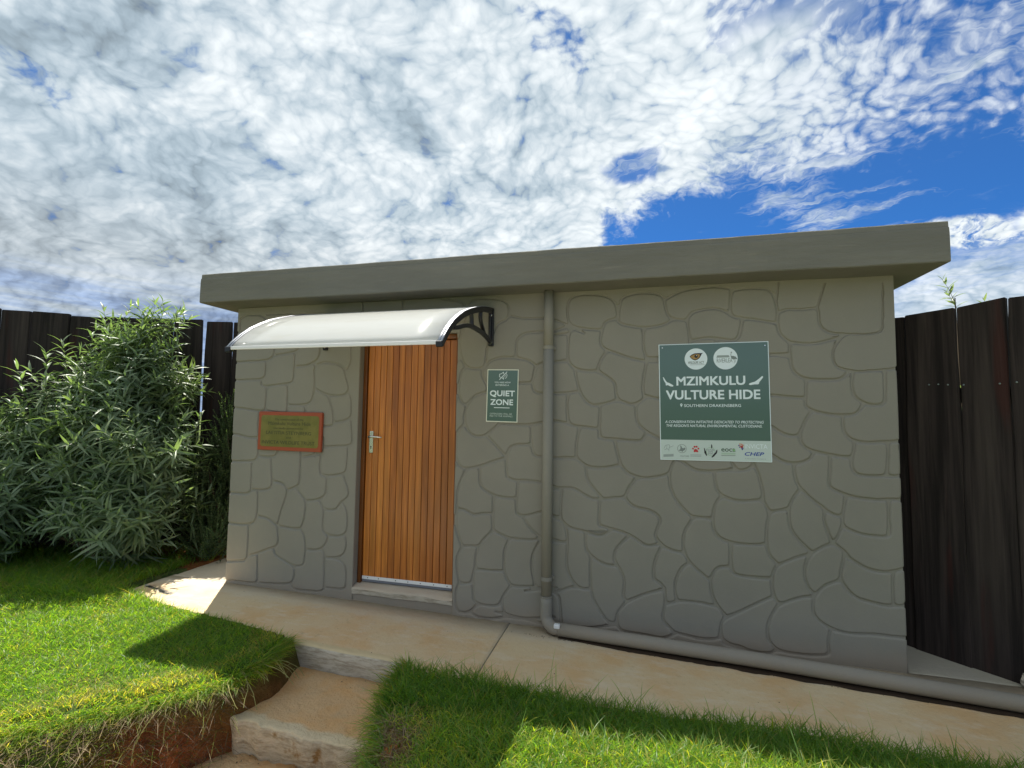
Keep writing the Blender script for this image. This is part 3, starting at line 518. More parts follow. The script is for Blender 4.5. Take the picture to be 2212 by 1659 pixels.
-765,1213 -776,1225 -782,1240 -792,1335 -792,1380 -787,1415 -782,1425 -665,1452 -650,1452 -595,1452 -515,1437 -482,1425 -455,1418 -446,1410 -467,1295 -468,1215 -471,1205 -480,1202 -555,1202 -580,1198 -610,1198 -620,1198 -645,1208 -690,1203 -740,1203 -751,1205
-1080,1287 -1127,1330 -1137,1345 -1075,1402 -1045,1425 -980,1427 -950,1423 -905,1422 -880,1418 -815,1419 -810,1415 -808,1405 -807,1305 -810,1296 -820,1293 -870,1288 -905,1287 -945,1276 -960,1267 -980,1246 -995,1209 -1000,1207 -1010,1213
-2650,1303 -2660,1304 -2665,1308 -2667,1325 -2653,1360 -2640,1373 -2605,1382 -2535,1383 -2515,1395 -2500,1411 -2420,1424 -2360,1446 -2352,1440 -2348,1430 -2342,1370 -2333,1305 -2333,1260 -2345,1247 -2370,1238 -2410,1233 -2470,1232 -2495,1228 -2585,1223 -2595,1228 -2597,1235 -2598,1285 -2603,1300 -2620,1307
1175,1282 1100,1299 1075,1309 1050,1324 1038,1340 1029,1360 1028,1395 1034,1425 1059,1485 1074,1515 1095,1540 1110,1543 1180,1528 1235,1522 1255,1516 1260,1512 1262,1500 1258,1465 1264,1425 1288,1385 1319,1360 1322,1340 1316,1295 1310,1276 1304,1270 1265,1268
-3450,1297 -3500,1307 -3535,1308 -3546,1315 -3546,1520 -3535,1527 -3500,1527 -3355,1511 -3280,1502 -3273,1495 -3282,1430 -3282,1370 -3269,1300 -3271,1290 -3285,1283 -3375,1283
-3073,1345 -3099,1310 -3135,1294 -3240,1292 -3249,1295 -3262,1340 -3267,1400 -3261,1465 -3255,1485 -3243,1500 -3200,1506 -3055,1488 -3020,1487 -3002,1480 -3001,1470 -3024,1425
-3069,1320 -3024,1390 -2980,1472 -2970,1481 -2795,1472 -2701,1405 -2673,1390 -2666,1380 -2681,1340 -2684,1315 -2695,1304 -2835,1302 -2865,1298 -3040,1297 -3070,1293 -3078,1295 -3081,1300
302,1340 260,1304 245,1304 90,1379 40,1409 3,1440 -17,1475 -22,1510 -22,1565 -19,1580 -10,1593 45,1635 60,1637 95,1628 140,1623 230,1622 320,1618 420,1627 440,1620 455,1626 485,1632 535,1633 565,1637 580,1635 584,1630 578,1610 562,1485 555,1463 550,1459 510,1451 390,1415 365,1397;580,1493 597,1605 596,1630 600,1635 625,1642 670,1642 690,1631 703,1645 710,1647 745,1648 770,1652 835,1652 955,1638 995,1637 1035,1632 1046,1625 1048,1595 1055,1575 1077,1555 1076,1545 1046,1500 1010,1410 1000,1402 990,1398 960,1398 910,1415 845,1465 815,1458 590,1458 579,1465
-1389,1385 -1400,1366 -1405,1367 -1407,1395 -1407,1645 -1405,1663 -1400,1665 -1390,1637 -1372,1600 -1355,1583 -1334,1570 -1331,1565 -1347,1495 -1347,1465 -1342,1430 -1375,1402;-1366,1860 -1386,1825 -1394,1765 -1400,1745 -1405,1747 -1407,1765 -1407,1845 -1406,1910 -1385,1934 -1380,1935 -1375,1931 -1347,1880 -1350,1872
-277,1570 -265,1582 -160,1614 -85,1584 -43,1580 -38,1570 -42,1535 -32,1470 -15,1435 22,1400 27,1390 26,1380 5,1345 -10,1338 -80,1338 -165,1347 -245,1348 -270,1355 -277,1365 -282,1395 -282,1445 -278,1470
-1146,1720 -1147,1735 -1143,1740 -1135,1742 -1060,1742 -1045,1732 -1042,1675 -1038,1650 -1038,1520 -1053,1450 -1063,1435 -1145,1364 -1175,1348 -1205,1342 -1240,1343 -1262,1350 -1277,1360 -1301,1385 -1316,1415 -1327,1450 -1327,1520 -1316,1555 -1301,1585 -1275,1619 -1255,1637 -1215,1657 -1175,1667 -1150,1668 -1140,1675 -1138,1685
1578,1615 1577,1395 1576,1385 1570,1379 1535,1373 1435,1367 1410,1363 1350,1369 1315,1384 1294,1405 1279,1435 1278,1505 1285,1516 1326,1525 1365,1548 1395,1591 1410,1592 1435,1588 1485,1588 1495,1593 1512,1610 1517,1625 1518,1675 1522,1700 1523,1805 1528,1815 1535,1819 1565,1822 1572,1820 1577,1810
-2580,1640 -2539,1545 -2529,1510 -2523,1455 -2523,1420 -2528,1405 -2545,1398 -2650,1397 -2731,1445 -2762,1470 -2783,1500 -2787,1515 -2787,1550 -2780,1563 -2750,1578 -2729,1600 -2719,1620 -2709,1655 -2705,1685 -2700,1691 -2690,1691 -2630,1661 -2590,1647
-371,1590 -350,1578 -330,1573 -300,1572 -293,1565 -293,1525 -297,1500 -300,1428 -310,1423 -325,1423 -350,1427 -440,1433 -485,1443 -497,1450 -512,1470 -522,1560 -522,1590 -510,1662 -500,1667 -450,1674 -440,1672 -402,1615
-2415,1443 -2470,1433 -2500,1433 -2507,1440 -2508,1490 -2518,1535 -2556,1625 -2557,1635 -2550,1641 -2480,1638 -2420,1644 -2380,1662 -2372,1655 -2359,1630 -2353,1600 -2352,1540 -2348,1515 -2353,1485 -2358,1475 -2375,1459
-805,1741 -799,1735 -797,1710 -790,1690 -775,1673 -755,1664 -680,1662 -650,1658 -585,1658 -545,1662 -535,1661 -530,1655 -537,1600 -537,1535 -529,1470 -534,1460 -545,1459 -610,1472 -645,1472 -750,1451 -815,1438 -910,1438 -940,1442 -1010,1443 -1020,1446 -1031,1470 -1023,1510 -1022,1560 -1018,1590 -1022,1620 -1023,1690 -1027,1715 -1025,1732 -1020,1736 -1010,1737 -835,1738
-2920,1557 -2825,1557 -2810,1552 -2803,1525 -2805,1498 -2815,1493 -2855,1492 -2895,1493 -2967,1500 -2972,1510 -2970,1552 -2960,1557
-3170,1519 -3190,1524 -3197,1535 -3193,1585 -3194,1715 -3190,1720 -3065,1737 -3000,1741 -2993,1730 -2992,1700 -2988,1675 -2988,1520 -2990,1508 -3000,1503 -3030,1503
-3395,1532 -3475,1542 -3520,1543 -3540,1549 -3545,1553 -3547,1565 -3547,1765 -3545,1772 -3535,1777 -3340,1778 -3300,1782 -3272,1780 -3268,1775 -3267,1750 -3262,1740 -3250,1731 -3220,1721 -3214,1715 -3208,1660 -3213,1535 -3225,1523 -3260,1518
1357,1565 1340,1549 1310,1538 1225,1538 1185,1543 1115,1559 1075,1579 1064,1595 1063,1610 1067,1640 1068,1700 1073,1745 1080,1752 1125,1752 1145,1748 1215,1748 1260,1754 1285,1768 1321,1805 1325,1800 1318,1750 1318,1710 1324,1670 1331,1650 1341,1635 1370,1613 1375,1605 1371,1590
-2815,1577 -2845,1573 -2955,1573 -2967,1575 -2971,1585 -2968,1615 -2972,1640 -2976,1740 -2970,1746 -2955,1749 -2935,1760 -2921,1780 -2913,1835 -2910,1887 -2900,1892 -2855,1893 -2800,1899 -2740,1918 -2730,1914 -2718,1895 -2727,1870 -2728,1855 -2718,1785 -2718,1715 -2723,1675 -2734,1630 -2745,1609 -2765,1589 -2790,1579
-458,1820 -459,1835 -450,1838 -410,1828 -370,1823 -305,1825 -220,1771 -195,1750 -184,1725 -182,1675 -175,1635 -185,1624 -245,1604 -320,1589 -345,1594 -370,1609 -387,1625 -406,1650 -431,1700 -446,1750
-1199,1790 -1168,1735 -1158,1700 -1159,1690 -1163,1685 -1215,1676 -1240,1666 -1270,1647 -1310,1603 -1325,1593 -1340,1593 -1352,1600 -1372,1640 -1382,1675 -1382,1730 -1371,1815 -1358,1840 -1350,1849 -1335,1861 -1325,1864 -1270,1853 -1210,1854 -1204,1850 -1207,1815
-10,1902 25,1895 33,1885 13,1775 8,1725 8,1690 17,1645 11,1630 -25,1606 -60,1598 -75,1599 -140,1626 -150,1635 -161,1660 -167,1690 -170,1737 -178,1755 -205,1782 -285,1835 -292,1845 -287,1875 -275,1907 -239,1965 -225,1972 -200,1966 -120,1934 -60,1914
1502,1665 1500,1625 1480,1605 1445,1603 1405,1612 1360,1640 1349,1655 1338,1680 1333,1730 1336,1745 1343,1795 1351,1805 1495,1814 1500,1810 1502,1800
357,1845 419,1660 420,1650 415,1644 300,1633 275,1637 185,1638 160,1642 105,1643 44,1660 33,1665 28,1675 28,1755 49,1875 53,1885 60,1890 180,1888 235,1894 270,1905 290,1917 325,1917 337,1905
415,1728 358,1900 356,1910 360,1917 380,1922 480,1922 500,1919 525,1922 620,1922 630,1918 636,1910 642,1875 672,1695 674,1670 670,1664 650,1658 605,1657 580,1653 450,1646 439,1655
1033,1770 1046,1765 1053,1755 1052,1665 1047,1655 1040,1651 975,1653 865,1667 750,1667 705,1663 698,1665 693,1675 672,1800 653,1905 654,1915 658,1920 835,1925 957,1910 962,1900 969,1845 981,1815 1005,1788
-2691,1710 -2698,1715 -2702,1725 -2698,1755 -2702,1775 -2703,1810 -2712,1855 -2700,1889 -2691,1900 -2675,1910 -2645,1921 -2625,1922 -2565,1922 -2510,1911 -2480,1901 -2449,1885 -2433,1865 -2425,1847 -2416,1805 -2394,1750 -2383,1710 -2389,1685 -2410,1667 -2440,1658 -2490,1653 -2555,1658 -2615,1674
-467,1775 -451,1705 -453,1695 -460,1690 -555,1678 -735,1678 -760,1685 -772,1695 -777,1705 -782,1720 -784,1755 -777,1790 -763,1855 -752,1870 -735,1884 -715,1891 -680,1896 -645,1893 -620,1897 -535,1902 -520,1895 -507,1875 -483,1850
-3005,2011 -2940,2019 -2930,2015 -2928,2010 -2928,1905 -2932,1880 -2933,1810 -2940,1780 -2955,1768 -3000,1758 -3035,1757 -3145,1743 -3180,1742 -3205,1738 -3230,1743 -3245,1750 -3251,1760 -3245,1782 -3215,1820 -3209,1840 -3208,1860 -3212,1885 -3212,1910 -3205,1952 -3170,1969 -3140,1993
-1133,1760 -1155,1760 -1177,1785 -1187,1805 -1187,1830 -1185,1840 -1175,1856 -1137,1905 -1125,1914 -1085,1931 -1045,1937 -945,1937 -853,1920 -815,1906 -788,1885 -777,1870 -787,1840 -798,1775 -810,1760 -825,1758 -1110,1758
996,1825 983,1860 982,1895 978,1920 978,1990 985,2001 1050,1993 1110,1993 1150,1998 1235,2020 1244,2020 1245,2015 1229,1980 1218,1945 1218,1890 1229,1860 1245,1839 1265,1826 1290,1817 1296,1810 1287,1795 1265,1776 1235,1768 1105,1768 1055,1779 1035,1789 1018,1800
-3548,1835 -3547,1925 -3542,1935 -3525,1942 -3390,1943 -3360,1947 -3235,1949 -3228,1940 -3228,1905 -3229,1830 -3242,1815 -3265,1803 -3295,1798 -3435,1797 -3465,1793 -3535,1793 -3546,1800
907,2325 918,2420 915,2428 910,2431 904,2425 897,2370 890,2354 885,2355 855,2387 830,2397 780,2402 670,2402 645,2398 540,2427 505,2429 485,2434 465,2428 420,2428 400,2423 365,2422 315,2416 255,2397 180,2360 170,2362 145,2386 105,2402 45,2412 -5,2412 -45,2407 -95,2396 -126,2380 -145,2355 -155,2325 -160,2325 -175,2351 -198,2375 -230,2394 -270,2406 -325,2417 -390,2422 -475,2411 -505,2397 -526,2370 -532,2355 -542,2300 -537,2240 -527,2205 -530,2198 -535,2198 -605,2231 -665,2247 -705,2252 -820,2253 -875,2258 -969,2280 -977,2290 -973,2320 -978,2345 -990,2372 -1015,2396 -1045,2411 -1095,2422 -1135,2423 -1160,2428 -1255,2427 -1295,2415 -1325,2383 -1335,2377 -1360,2396 -1385,2409 -1420,2421 -1465,2430 -1480,2435 -1478,2440 -1415,2442 0,2442 1570,2441 1576,2435 1577,2425 1576,1850 1570,1842 1560,1838 1455,1828 1420,1827 1395,1823 1355,1823 1285,1838 1260,1849 1248,1860 1239,1875 1233,1905 1233,1930 1239,1960 1250,1985 1275,2022 1295,2040 1320,2051 1355,2048 1445,2048 1495,2059 1508,2070 1517,2095 1517,2140 1522,2165 1522,2285 1527,2315 1525,2391 1520,2393 1513,2385 1513,2350 1508,2325 1508,2240 1503,2210 1502,2115 1492,2080 1470,2068 1395,2062 1365,2067 1310,2068 1285,2072 1250,2073 1205,2085 1178,2105 1166,2125 1158,2150 1157,2215 1150,2245 1196,2400 1195,2410 1190,2414 1180,2405 1138,2265 1133,2255 1125,2249 1075,2247 1045,2243 1000,2247 950,2247 915,2235 909,2240 903,2285
-513,2075 -512,2095 -504,2120 -492,2135 -480,2143 -470,2141 -405,2110 -396,2115 -398,2120 -421,2140 -415,2144 -330,2133 -290,2131 -285,2120 -292,2080 -292,2040 -280,2014 -253,1985 -255,1972 -276,1940 -296,1900 -309,1855 -315,1847 -330,1843 -390,1843 -447,1855 -482,1875 -500,1894 -511,1915 -517,1950 -517,2030
-2386,1900 -2400,1873 -2410,1866 -2436,1895 -2460,1911 -2500,1926 -2550,1937 -2610,1942 -2655,1936 -2695,1920 -2705,1924 -2707,1935 -2690,1949 -2675,1969 -2663,1995 -2658,2020 -2658,2100 -2657,2170 -2650,2182 -2505,2182 -2475,2178 -2388,2175 -2383,2165 -2378,2125 -2377,2060 -2373,2035 -2372,1990 -2368,1960 -2374,1925
-993,2295 -999,2270 -1008,2255 -1030,2241 -1070,2227 -1090,2206 -1101,2185 -1166,2030 -1172,2005 -1178,1920 -1184,1895 -1195,1880 -1210,1873 -1255,1868 -1295,1874 -1325,1889 -1337,1900 -1350,1920 -1366,1960 -1375,2003 -1382,2050 -1382,2110 -1371,2155 -1355,2175 -1356,2195 -1334,2240 -1323,2275 -1318,2320 -1326,2360 -1308,2375 -1290,2397 -1245,2412 -1205,2412 -1175,2408 -1120,2407 -1055,2396 -1025,2381 -1005,2365 -993,2335
-531,2095 -533,1935 -534,1925 -538,1920 -695,1912 -725,1906 -760,1889 -770,1892 -800,1916 -830,1931 -905,1949 -910,1953 -917,1980 -917,2055 -910,2080 -897,2095 -870,2116 -825,2127 -650,2132 -585,2144 -535,2159 -517,2145 -517,2135 -525,2129 -565,2122 -660,2117 -670,2110 -671,2105 -667,2100 -660,2098 -635,2103 -595,2103 -575,2108 -545,2107 -535,2105
-555,2185 -551,2180 -555,2174 -600,2158 -680,2148 -785,2147 -835,2142 -865,2136 -895,2121 -917,2100 -931,2075 -933,1965 -940,1954 -1015,1957 -1070,1952 -1120,1936 -1155,1911 -1161,1915 -1162,1925 -1158,1975 -1151,2025 -1081,2190 -1060,2212 -1015,2229 -999,2240 -980,2260 -970,2262 -885,2243 -840,2238 -720,2237 -675,2232 -600,2209

-2911,1915 -2912,2015 -2908,2025 -2880,2046 -2864,2075 -2860,2187 -2850,2192 -2835,2192 -2805,2188 -2685,2187 -2675,2182 -2673,2170 -2673,2030 -2683,1990 -2698,1965 -2720,1949 -2750,1934 -2795,1919 -2825,1913 -2880,1912 -2900,1909
-180,1976 -240,1999 -262,2020 -271,2035 -277,2060 -272,2100 -261,2145 -243,2185 -235,2193 -225,2197 -205,2202 -170,2204 -164,2200 -155,2183 -140,2171 -105,2159 -50,2147 10,2136 16,2130 13,2010 19,1970 32,1925 30,1917 20,1913 -50,1929 -85,1939
255,2187 300,2182 310,2175 316,2165 332,2035 321,2000 311,1980 292,1950 275,1938 105,1932 55,1934 47,1940 43,1950 33,1985 28,2050 33,2115 38,2130 50,2137 85,2138 150,2149 185,2164 225,2188
341,2005 350,2027 365,2036 425,2047 495,2047 500,2045 504,2035 496,1955 490,1943 480,1938 320,1938 315,1940 313,1950
550,2036 590,2028 615,2028 635,2030 650,2038 660,2050 676,2090 689,2170 700,2175 765,2167 887,2140 891,2135 893,2105 905,2070 918,2050 943,2025 958,2010 962,1995 962,1955 960,1948 950,1943 825,1943 790,1947 765,1943 650,1942 620,1938 530,1938 518,1940 513,1950 518,2015 526,2035 535,2038
-3380,1962 -3425,1962 -3450,1958 -3525,1958 -3540,1959 -3545,1963 -3548,1980 -3546,2205 -3540,2211 -3530,2212 -3460,2212 -3430,2208 -3320,2208 -3275,2203 -3158,2200 -3153,2190 -3148,2150 -3147,2085 -3143,2060 -3144,2040 -3149,2020 -3160,1999 -3170,1989 -3195,1975 -3230,1968 -3270,1967 -3295,1963
928,2065 918,2085 908,2125 908,2180 913,2205 920,2215 960,2232 980,2232 1005,2228 1075,2228 1110,2232 1130,2228 1136,2220 1142,2200 1138,2175 1144,2135 1160,2101 1170,2088 1195,2071 1230,2059 1260,2055 1263,2050 1240,2039 1140,2013 1075,2008 990,2019 964,2030
-2985,2029 -3115,2013 -3125,2015 -3129,2020 -3128,2100 -3132,2130 -3131,2190 -3120,2197 -3040,2198 -2890,2192 -2879,2185 -2878,2135 -2883,2080 -2890,2060 -2915,2044
346,2070 338,2110 331,2185 345,2216 370,2238 425,2252 470,2257 500,2257 530,2251 560,2239 593,2215 610,2198 630,2192 662,2180 666,2175 668,2160 652,2080 642,2060 630,2048 605,2043 510,2062 465,2067 405,2062 360,2052 350,2056
-480,2183 -497,2195 -509,2210 -516,2225 -522,2260 -522,2315 -516,2350 -505,2371 -490,2386 -465,2396 -430,2402 -350,2402 -260,2386 -214,2365 -193,2345 -179,2320 -168,2260 -168,2240 -180,2225 -225,2216 -245,2207 -261,2190 -273,2160 -280,2150 -310,2148 -360,2153 -450,2169
50,2392 102,2385 135,2371 150,2360 162,2335 174,2250 203,2200 196,2190 180,2179 140,2164 55,2153 5,2154 -95,2174 -127,2185 -142,2195 -147,2205 -147,2225 -137,2315 -125,2355 -115,2366 -95,2377 -30,2392
710,2192 695,2193 675,2202 650,2204 630,2212 620,2221 613,2250 613,2310 624,2370 630,2376 645,2381 690,2387 755,2387 822,2380 840,2375 862,2355 881,2305 892,2240 891,2165 885,2160 855,2163 775,2182
-3000,2363 -2985,2362 -2915,2346 -2900,2341 -2892,2335 -2874,2295 -2871,2265 -2874,2230 -2879,2215 -2885,2209 -3175,2219 -3186,2230 -3214,2320 -3225,2339 -3245,2352 -3305,2381 -3370,2387 -3455,2387 -3480,2376 -3525,2350 -3532,2340 -3533,2330 -3528,2295 -3528,2240 -3535,2230 -3544,2235 -3547,2250 -3547,2425 -3546,2435 -3540,2441 -2805,2442 -2300,2442 -2283,2440 -2279,2435 -2273,2410 -2273,2370 -2277,2355 -2300,2320 -2375,2289 -2388,2280 -2390,2270 -2383,2245 -2383,2210 -2384,2200 -2390,2194 -2410,2193 -2435,2197 -2532,2200 -2542,2220 -2548,2295 -2555,2325 -2565,2334 -2645,2376 -2885,2377 -2895,2376 -2915,2363 -2980,2377 -3165,2377 -3195,2382 -3230,2382 -3240,2379 -3243,2370 -3240,2365 -3230,2363
-1350,2248 -1369,2205 -1380,2196 -1505,2256 -1610,2282 -1665,2292 -1850,2303 -1890,2309 -1896,2315 -1897,2330 -1888,2395 -1881,2435 -1875,2441 -1865,2442 -1570,2442 -1560,2439 -1545,2423 -1460,2412 -1410,2401 -1365,2377 -1353,2365 -1344,2350 -1338,2330 -1338,2295
-2871,2335 -2881,2355 -2878,2360 -2870,2362 -2825,2362 -2800,2358 -2645,2356 -2583,2325 -2570,2315 -2558,2230 -2559,2205 -2570,2198 -2595,2202 -2730,2203 -2760,2207 -2850,2208 -2855,2211 -2858,2220 -2853,2265 -2858,2300
395,2263 355,2251 333,2230 315,2202 300,2198 255,2203 220,2214 199,2235 188,2265 178,2330 185,2343 275,2386 330,2402 365,2403 445,2412 515,2412 590,2396 600,2392 606,2385 598,2330 595,2244 585,2243 540,2266 505,2272 455,2272
-3495,2349 -3455,2370 -3445,2372 -3420,2372 -3395,2368 -3325,2367 -3310,2364 -3245,2331 -3235,2323 -3219,2280 -3205,2225 -3215,2219 -3235,2222 -3365,2223 -3395,2227 -3500,2229 -3506,2235 -3512,2270 -3512,2325 -3507,2340
-2120,2322 -2260,2335 -2262,2345 -2253,2365 -2257,2395 -2255,2437 -2250,2441 -2240,2442 -2035,2442 -1915,2442 -1905,2440 -1901,2435 -1903,2405 -1913,2335 -1920,2313 -1930,2310"""
def smooth_loop(q, it=1):
    for _ in range(it):
        o = []
        for a, b in zip(q, q[1:]+q[:1]):
            o.append((a[0]*.75+b[0]*.25, a[1]*.75+b[1]*.25)); o.append((a[0]*.25+b[0]*.75, a[1]*.25+b[1]*.75))
        q = o
    return q
def offset_loop(q, d):
    n = len(q); out = []
    for i in range(n):
        a, b, c = Vector(q[i-1]), Vector(q[i]), Vector(q[(i+1) % n])
        t1 = (b-a).normalized(); t2 = (c-b).normalized()
        n1 = Vector((-t1.y, t1.x)); n2 = Vector((-t2.y, t2.x)); nn = n1+n2
        if nn.length < 1e-6: nn = n1
        nn.normalize(); k = d/max(.55, nn.dot(n1))
        out.append((b.x+nn.x*k, b.y+nn.y*k))
    return out
def area(q): return sum(a[0]*b[1]-b[0]*a[1] for a, b in zip(q, q[1:]+q[:1]))/2
for line in STONES.replace(';', '\n').split('\n'):
    loops = []
    if len(line) < 20: continue
    for k, l in enumerate([line]):
        q = [tuple(int(v)/1000 for v in p.split(',')) for p in l.split()]
        if (area(q) > 0) != (k == 0): q = q[::-1]
        if len(q) < 60: q = smooth_loop(q)
        # clip to the wall rectangle so that stones reach its edges
        q = [(min(max(x, XL), XR), min(z, ZT-.004)) for x, z in q]
        q2 = []
        for p in q:
            if not q2 or (abs(p[0]-q2[-1][0])+abs(p[1]-q2[-1][1])) > .0012: q2.append(p)
        loops.append(q2)
    bm = bmesh.new(); fronts = []
    tl = (rng.rand()-.5)*.0016
    big = abs(area(loops[0])) > .15
    for q in loops:
        rings = []
        for d, y in ((-.0045, Y0-.001), (-.0030, .0058), (-.0012, .0024), (.0002, .0004)) if big else ((-.0030, Y0-.001), (-.0012, .0068), (.0012, .0032), (.0038, .0010+tl), (.0090, -.0002+tl)):
            o = offset_loop(q, d)
            o = [(min(max(x, XL-.001), XR+.001), z) for x, z in o] if d <= 0 else o
            rings.append([bm.verts.new((x, y, z)) for x, z in o])
        n = len(q)
        for a, b in zip(rings[:-1], rings[1:]):
            for i in range(n):
                f = bm.faces.new((a[i], a[(i+1) % n], b[(i+1) % n], b[i])); f.smooth = True
        fronts.append(rings[-1])
    flat = [v for r in fronts for v in r]
    for t in geometry.tessellate_polygon([[Vector((v.co.x, v.co.z, 0)) for v in r] for r in fronts]):
        try:
            bm.faces.new([flat[i] for i in t])
        except ValueError: pass
    bmesh.ops.recalc_face_normals(bm, faces=bm.faces)
    bm.normal_update()
    if sum(f.normal.y*f.calc_area() for f in bm.faces) > 0: bmesh.ops.reverse_faces(bm, faces=bm.faces)
    fin('plaster_band' if big else 'stone', bm, M_WALL, wall)

# roof slab: cast concrete, slightly wavy edges, a small set-back lip on top
def wavy_box(name, x0, x1, y0, y1, z0, z1, amp, m, parent, step=.06, zl=(0, 0), zr=(0, 0)):
    bm = bmesh.new(); xs = np.linspace(x0, x1, int((x1-x0)/step)+1)
    prof = []
    rd = .006
    prof = [(y0+.03, z0), (y0+rd, z0), (y0+.003, z0+.004), (y0, z0+rd), (y0, z0+.09), (y0, z0+.17), (y0+.002, z1-.047), (y0+.004, z1-.040), (y0+.009, z1-.038), (y0+.010, z1-.006), (y0+.014, z1), (y0+.06, z1)]
    prof = [(y1, z0)] + prof + [(y1, z1)]
    rows = []
    for x in xs:
        t = (x-x0)/(x1-x0); r = []
        w1 = amp*(math.sin(x*3.1)+.6*math.sin(x*7.7+1)+.4*math.sin(x*17+2)); w2 = amp*(math.sin(x*2.3+4)+.5*math.sin(x*9.1)+.3*math.sin(x*21))
        for y, z in prof:
            f = (z-z0)/(z1-z0); z_ = z + (1-f)*(zl[0]*(1-t)+zr[0]*t) + f*(zl[1]*(1-t)+zr[1]*t)
            yy = y + (w1*.5+w2*f*.5 if y < y1 else 0)
            r.append(bm.verts.new((x, yy, z_ + (w1*(1-f)+w2*f)*.7*(1 if y < y1 else 0))))
        rows.append(r)
    n = len(prof)
    for a, b in zip(rows[:-1], rows[1:]):
        for i in range(n):
            j = (i+1) % n
            f = bm.faces.new((a[i], b[i], b[j], a[j]))
    bm.faces.new(rows[0]); bm.faces.new(rows[-1][::-1])
    bmesh.ops.recalc_face_normals(bm, faces=bm.faces)
    return fin(name, bm, m, parent)
roof = wavy_box('roof_slab', -3.719, 1.760, -.25, 3.25, 2.4355, 2.685, .0030, M_ROOF, hut, zl=(.008, .014), zr=(-.002, -.006))

# sill, frame and door
bm = bmesh.new()
xs = np.linspace(DX0+.002, DX1-.002, 30); rows = []
for i, x in enumerate(xs):
    wv = .004*math.sin(x*14)+.003*math.sin(x*37+1); t = i/29
    ch = .012*max(0, math.sin((x+1.62)*13))*(1 if x > -1.75 else .2)
    rows.append([bm.verts.new(c) for c in ((x, .10, .028), (x, .003+wv*.4, .034), (x, -.004+wv*.5+ch*.3, .076-ch), (x, .010+wv*.4+ch, .088+wv*.3-ch*.3), (x, .060, .100), (x, .12, .108))])
for a, b in zip(rows[:-1], rows[1:]):
    for i in range(6): bm.faces.new((a[i], b[i], b[(i+1) % 6], a[(i+1) % 6]))
bm.faces.new(rows[0]); bm.faces.new(rows[-1][::-1]); bmesh.ops.recalc_face_normals(bm, faces=bm.faces)
fin('door_sill', bm, M_SILL, hut)
frame = empty('door_frame'); frame.parent = hut; frame.matrix_parent_inverse = mw(hut).inverted()
bm = bmesh.new(); box(bm, DX0+.001, -2.250, .070, .165, .098, DZT-.002, .003); fin('frame_post', bm, M_FRAME, frame)
bm = bmesh.new(); box(bm, -1.440, DX1-.001, .070, .165, .100, DZT-.002, .003); fin('frame_post', bm, M_FRAME, frame)
bm = bmesh.new(); box(bm, -2.2495, -1.4405, .072, .165, 2.118, DZT-.002, .003); fin('frame_head', bm, M_FRAME, frame)
door = empty('door'); door.parent = hut; door.matrix_parent_inverse = mw(hut).inverted()
bm = bmesh.new(); box(bm, -2.247, -1.443, .106, .130, .127, 2.114); fin('door_backing', bm, M_FRAME, door)
NP = 14; pw = .804/NP
for k in range(NP):
    x0 = -2.247+k*pw
    bm = bmesh.new(); box(bm, x0+.0016, x0+pw-.0016, .090, .1055, .128, 2.112, .0045, 2)
    fin('plank', bm, M_DOOR, door)
ws = empty('weather_strip'); ws.parent = door; ws.matrix_parent_inverse = mw(door).inverted()
bm = bmesh.new(); box(bm, -2.244, -1.446, .084, .0895, .131, .157, .001); fin('strip_rail', bm, M_WALU, ws)
bm = bmesh.new(); box(bm, -2.243, -1.447, .0855, .0885, .112, .1305); fin('rubber_seal', bm, M_RUB, ws)
bm = bmesh.new()
for x in (-2.19, -2.09, -1.935, -1.825, -1.715, -1.60, -1.485):
    bmesh.ops.create_cone(bm, cap_ends=True, segments=10, radius1=.0042, radius2=.0034, depth=.003, matrix=Matrix.Translation((x, .083, .144)) @ Matrix.Rotation(rad(90), 4, 'X'))
fin('screws', bm, M_INKB, ws)
hd = empty('handle'); hd.parent = door; hd.matrix_parent_inverse = mw(door).inverted()
hx, hz = -2.198, 1.305
bm = bmesh.new(); box(bm, hx-.018, hx+.018, .0835, .0895, hz-.135, hz+.048, .004, 2); fin('handle_plate', bm, M_CHROME, hd)
bm = bmesh.new(); tube(bm, [(hx, .084, hz), (hx, .050, hz)], .011, 12)
tube(bm, [(hx-.004, .046, hz), (hx+.03, .045, hz+.002), (hx+.07, .047, hz+.001), (hx+.118, .050, hz-.002)], [.011, .0095, .0085, .006], 10)
fin('lever', bm, M_CHROME, hd, smooth=True)
bm = bmesh.new(); bmesh.ops.create_cone(bm, cap_ends=True, segments=12, radius1=.006, radius2=.006, depth=.002, matrix=Matrix.Translation((hx, .0829, hz-.082)) @ Matrix.Rotation(rad(90), 4, 'X'))
box(bm, hx-.0025, hx+.0025, .082, .0838, hz-.102, hz-.084); fin('keyhole', bm, M_INKB, hd)

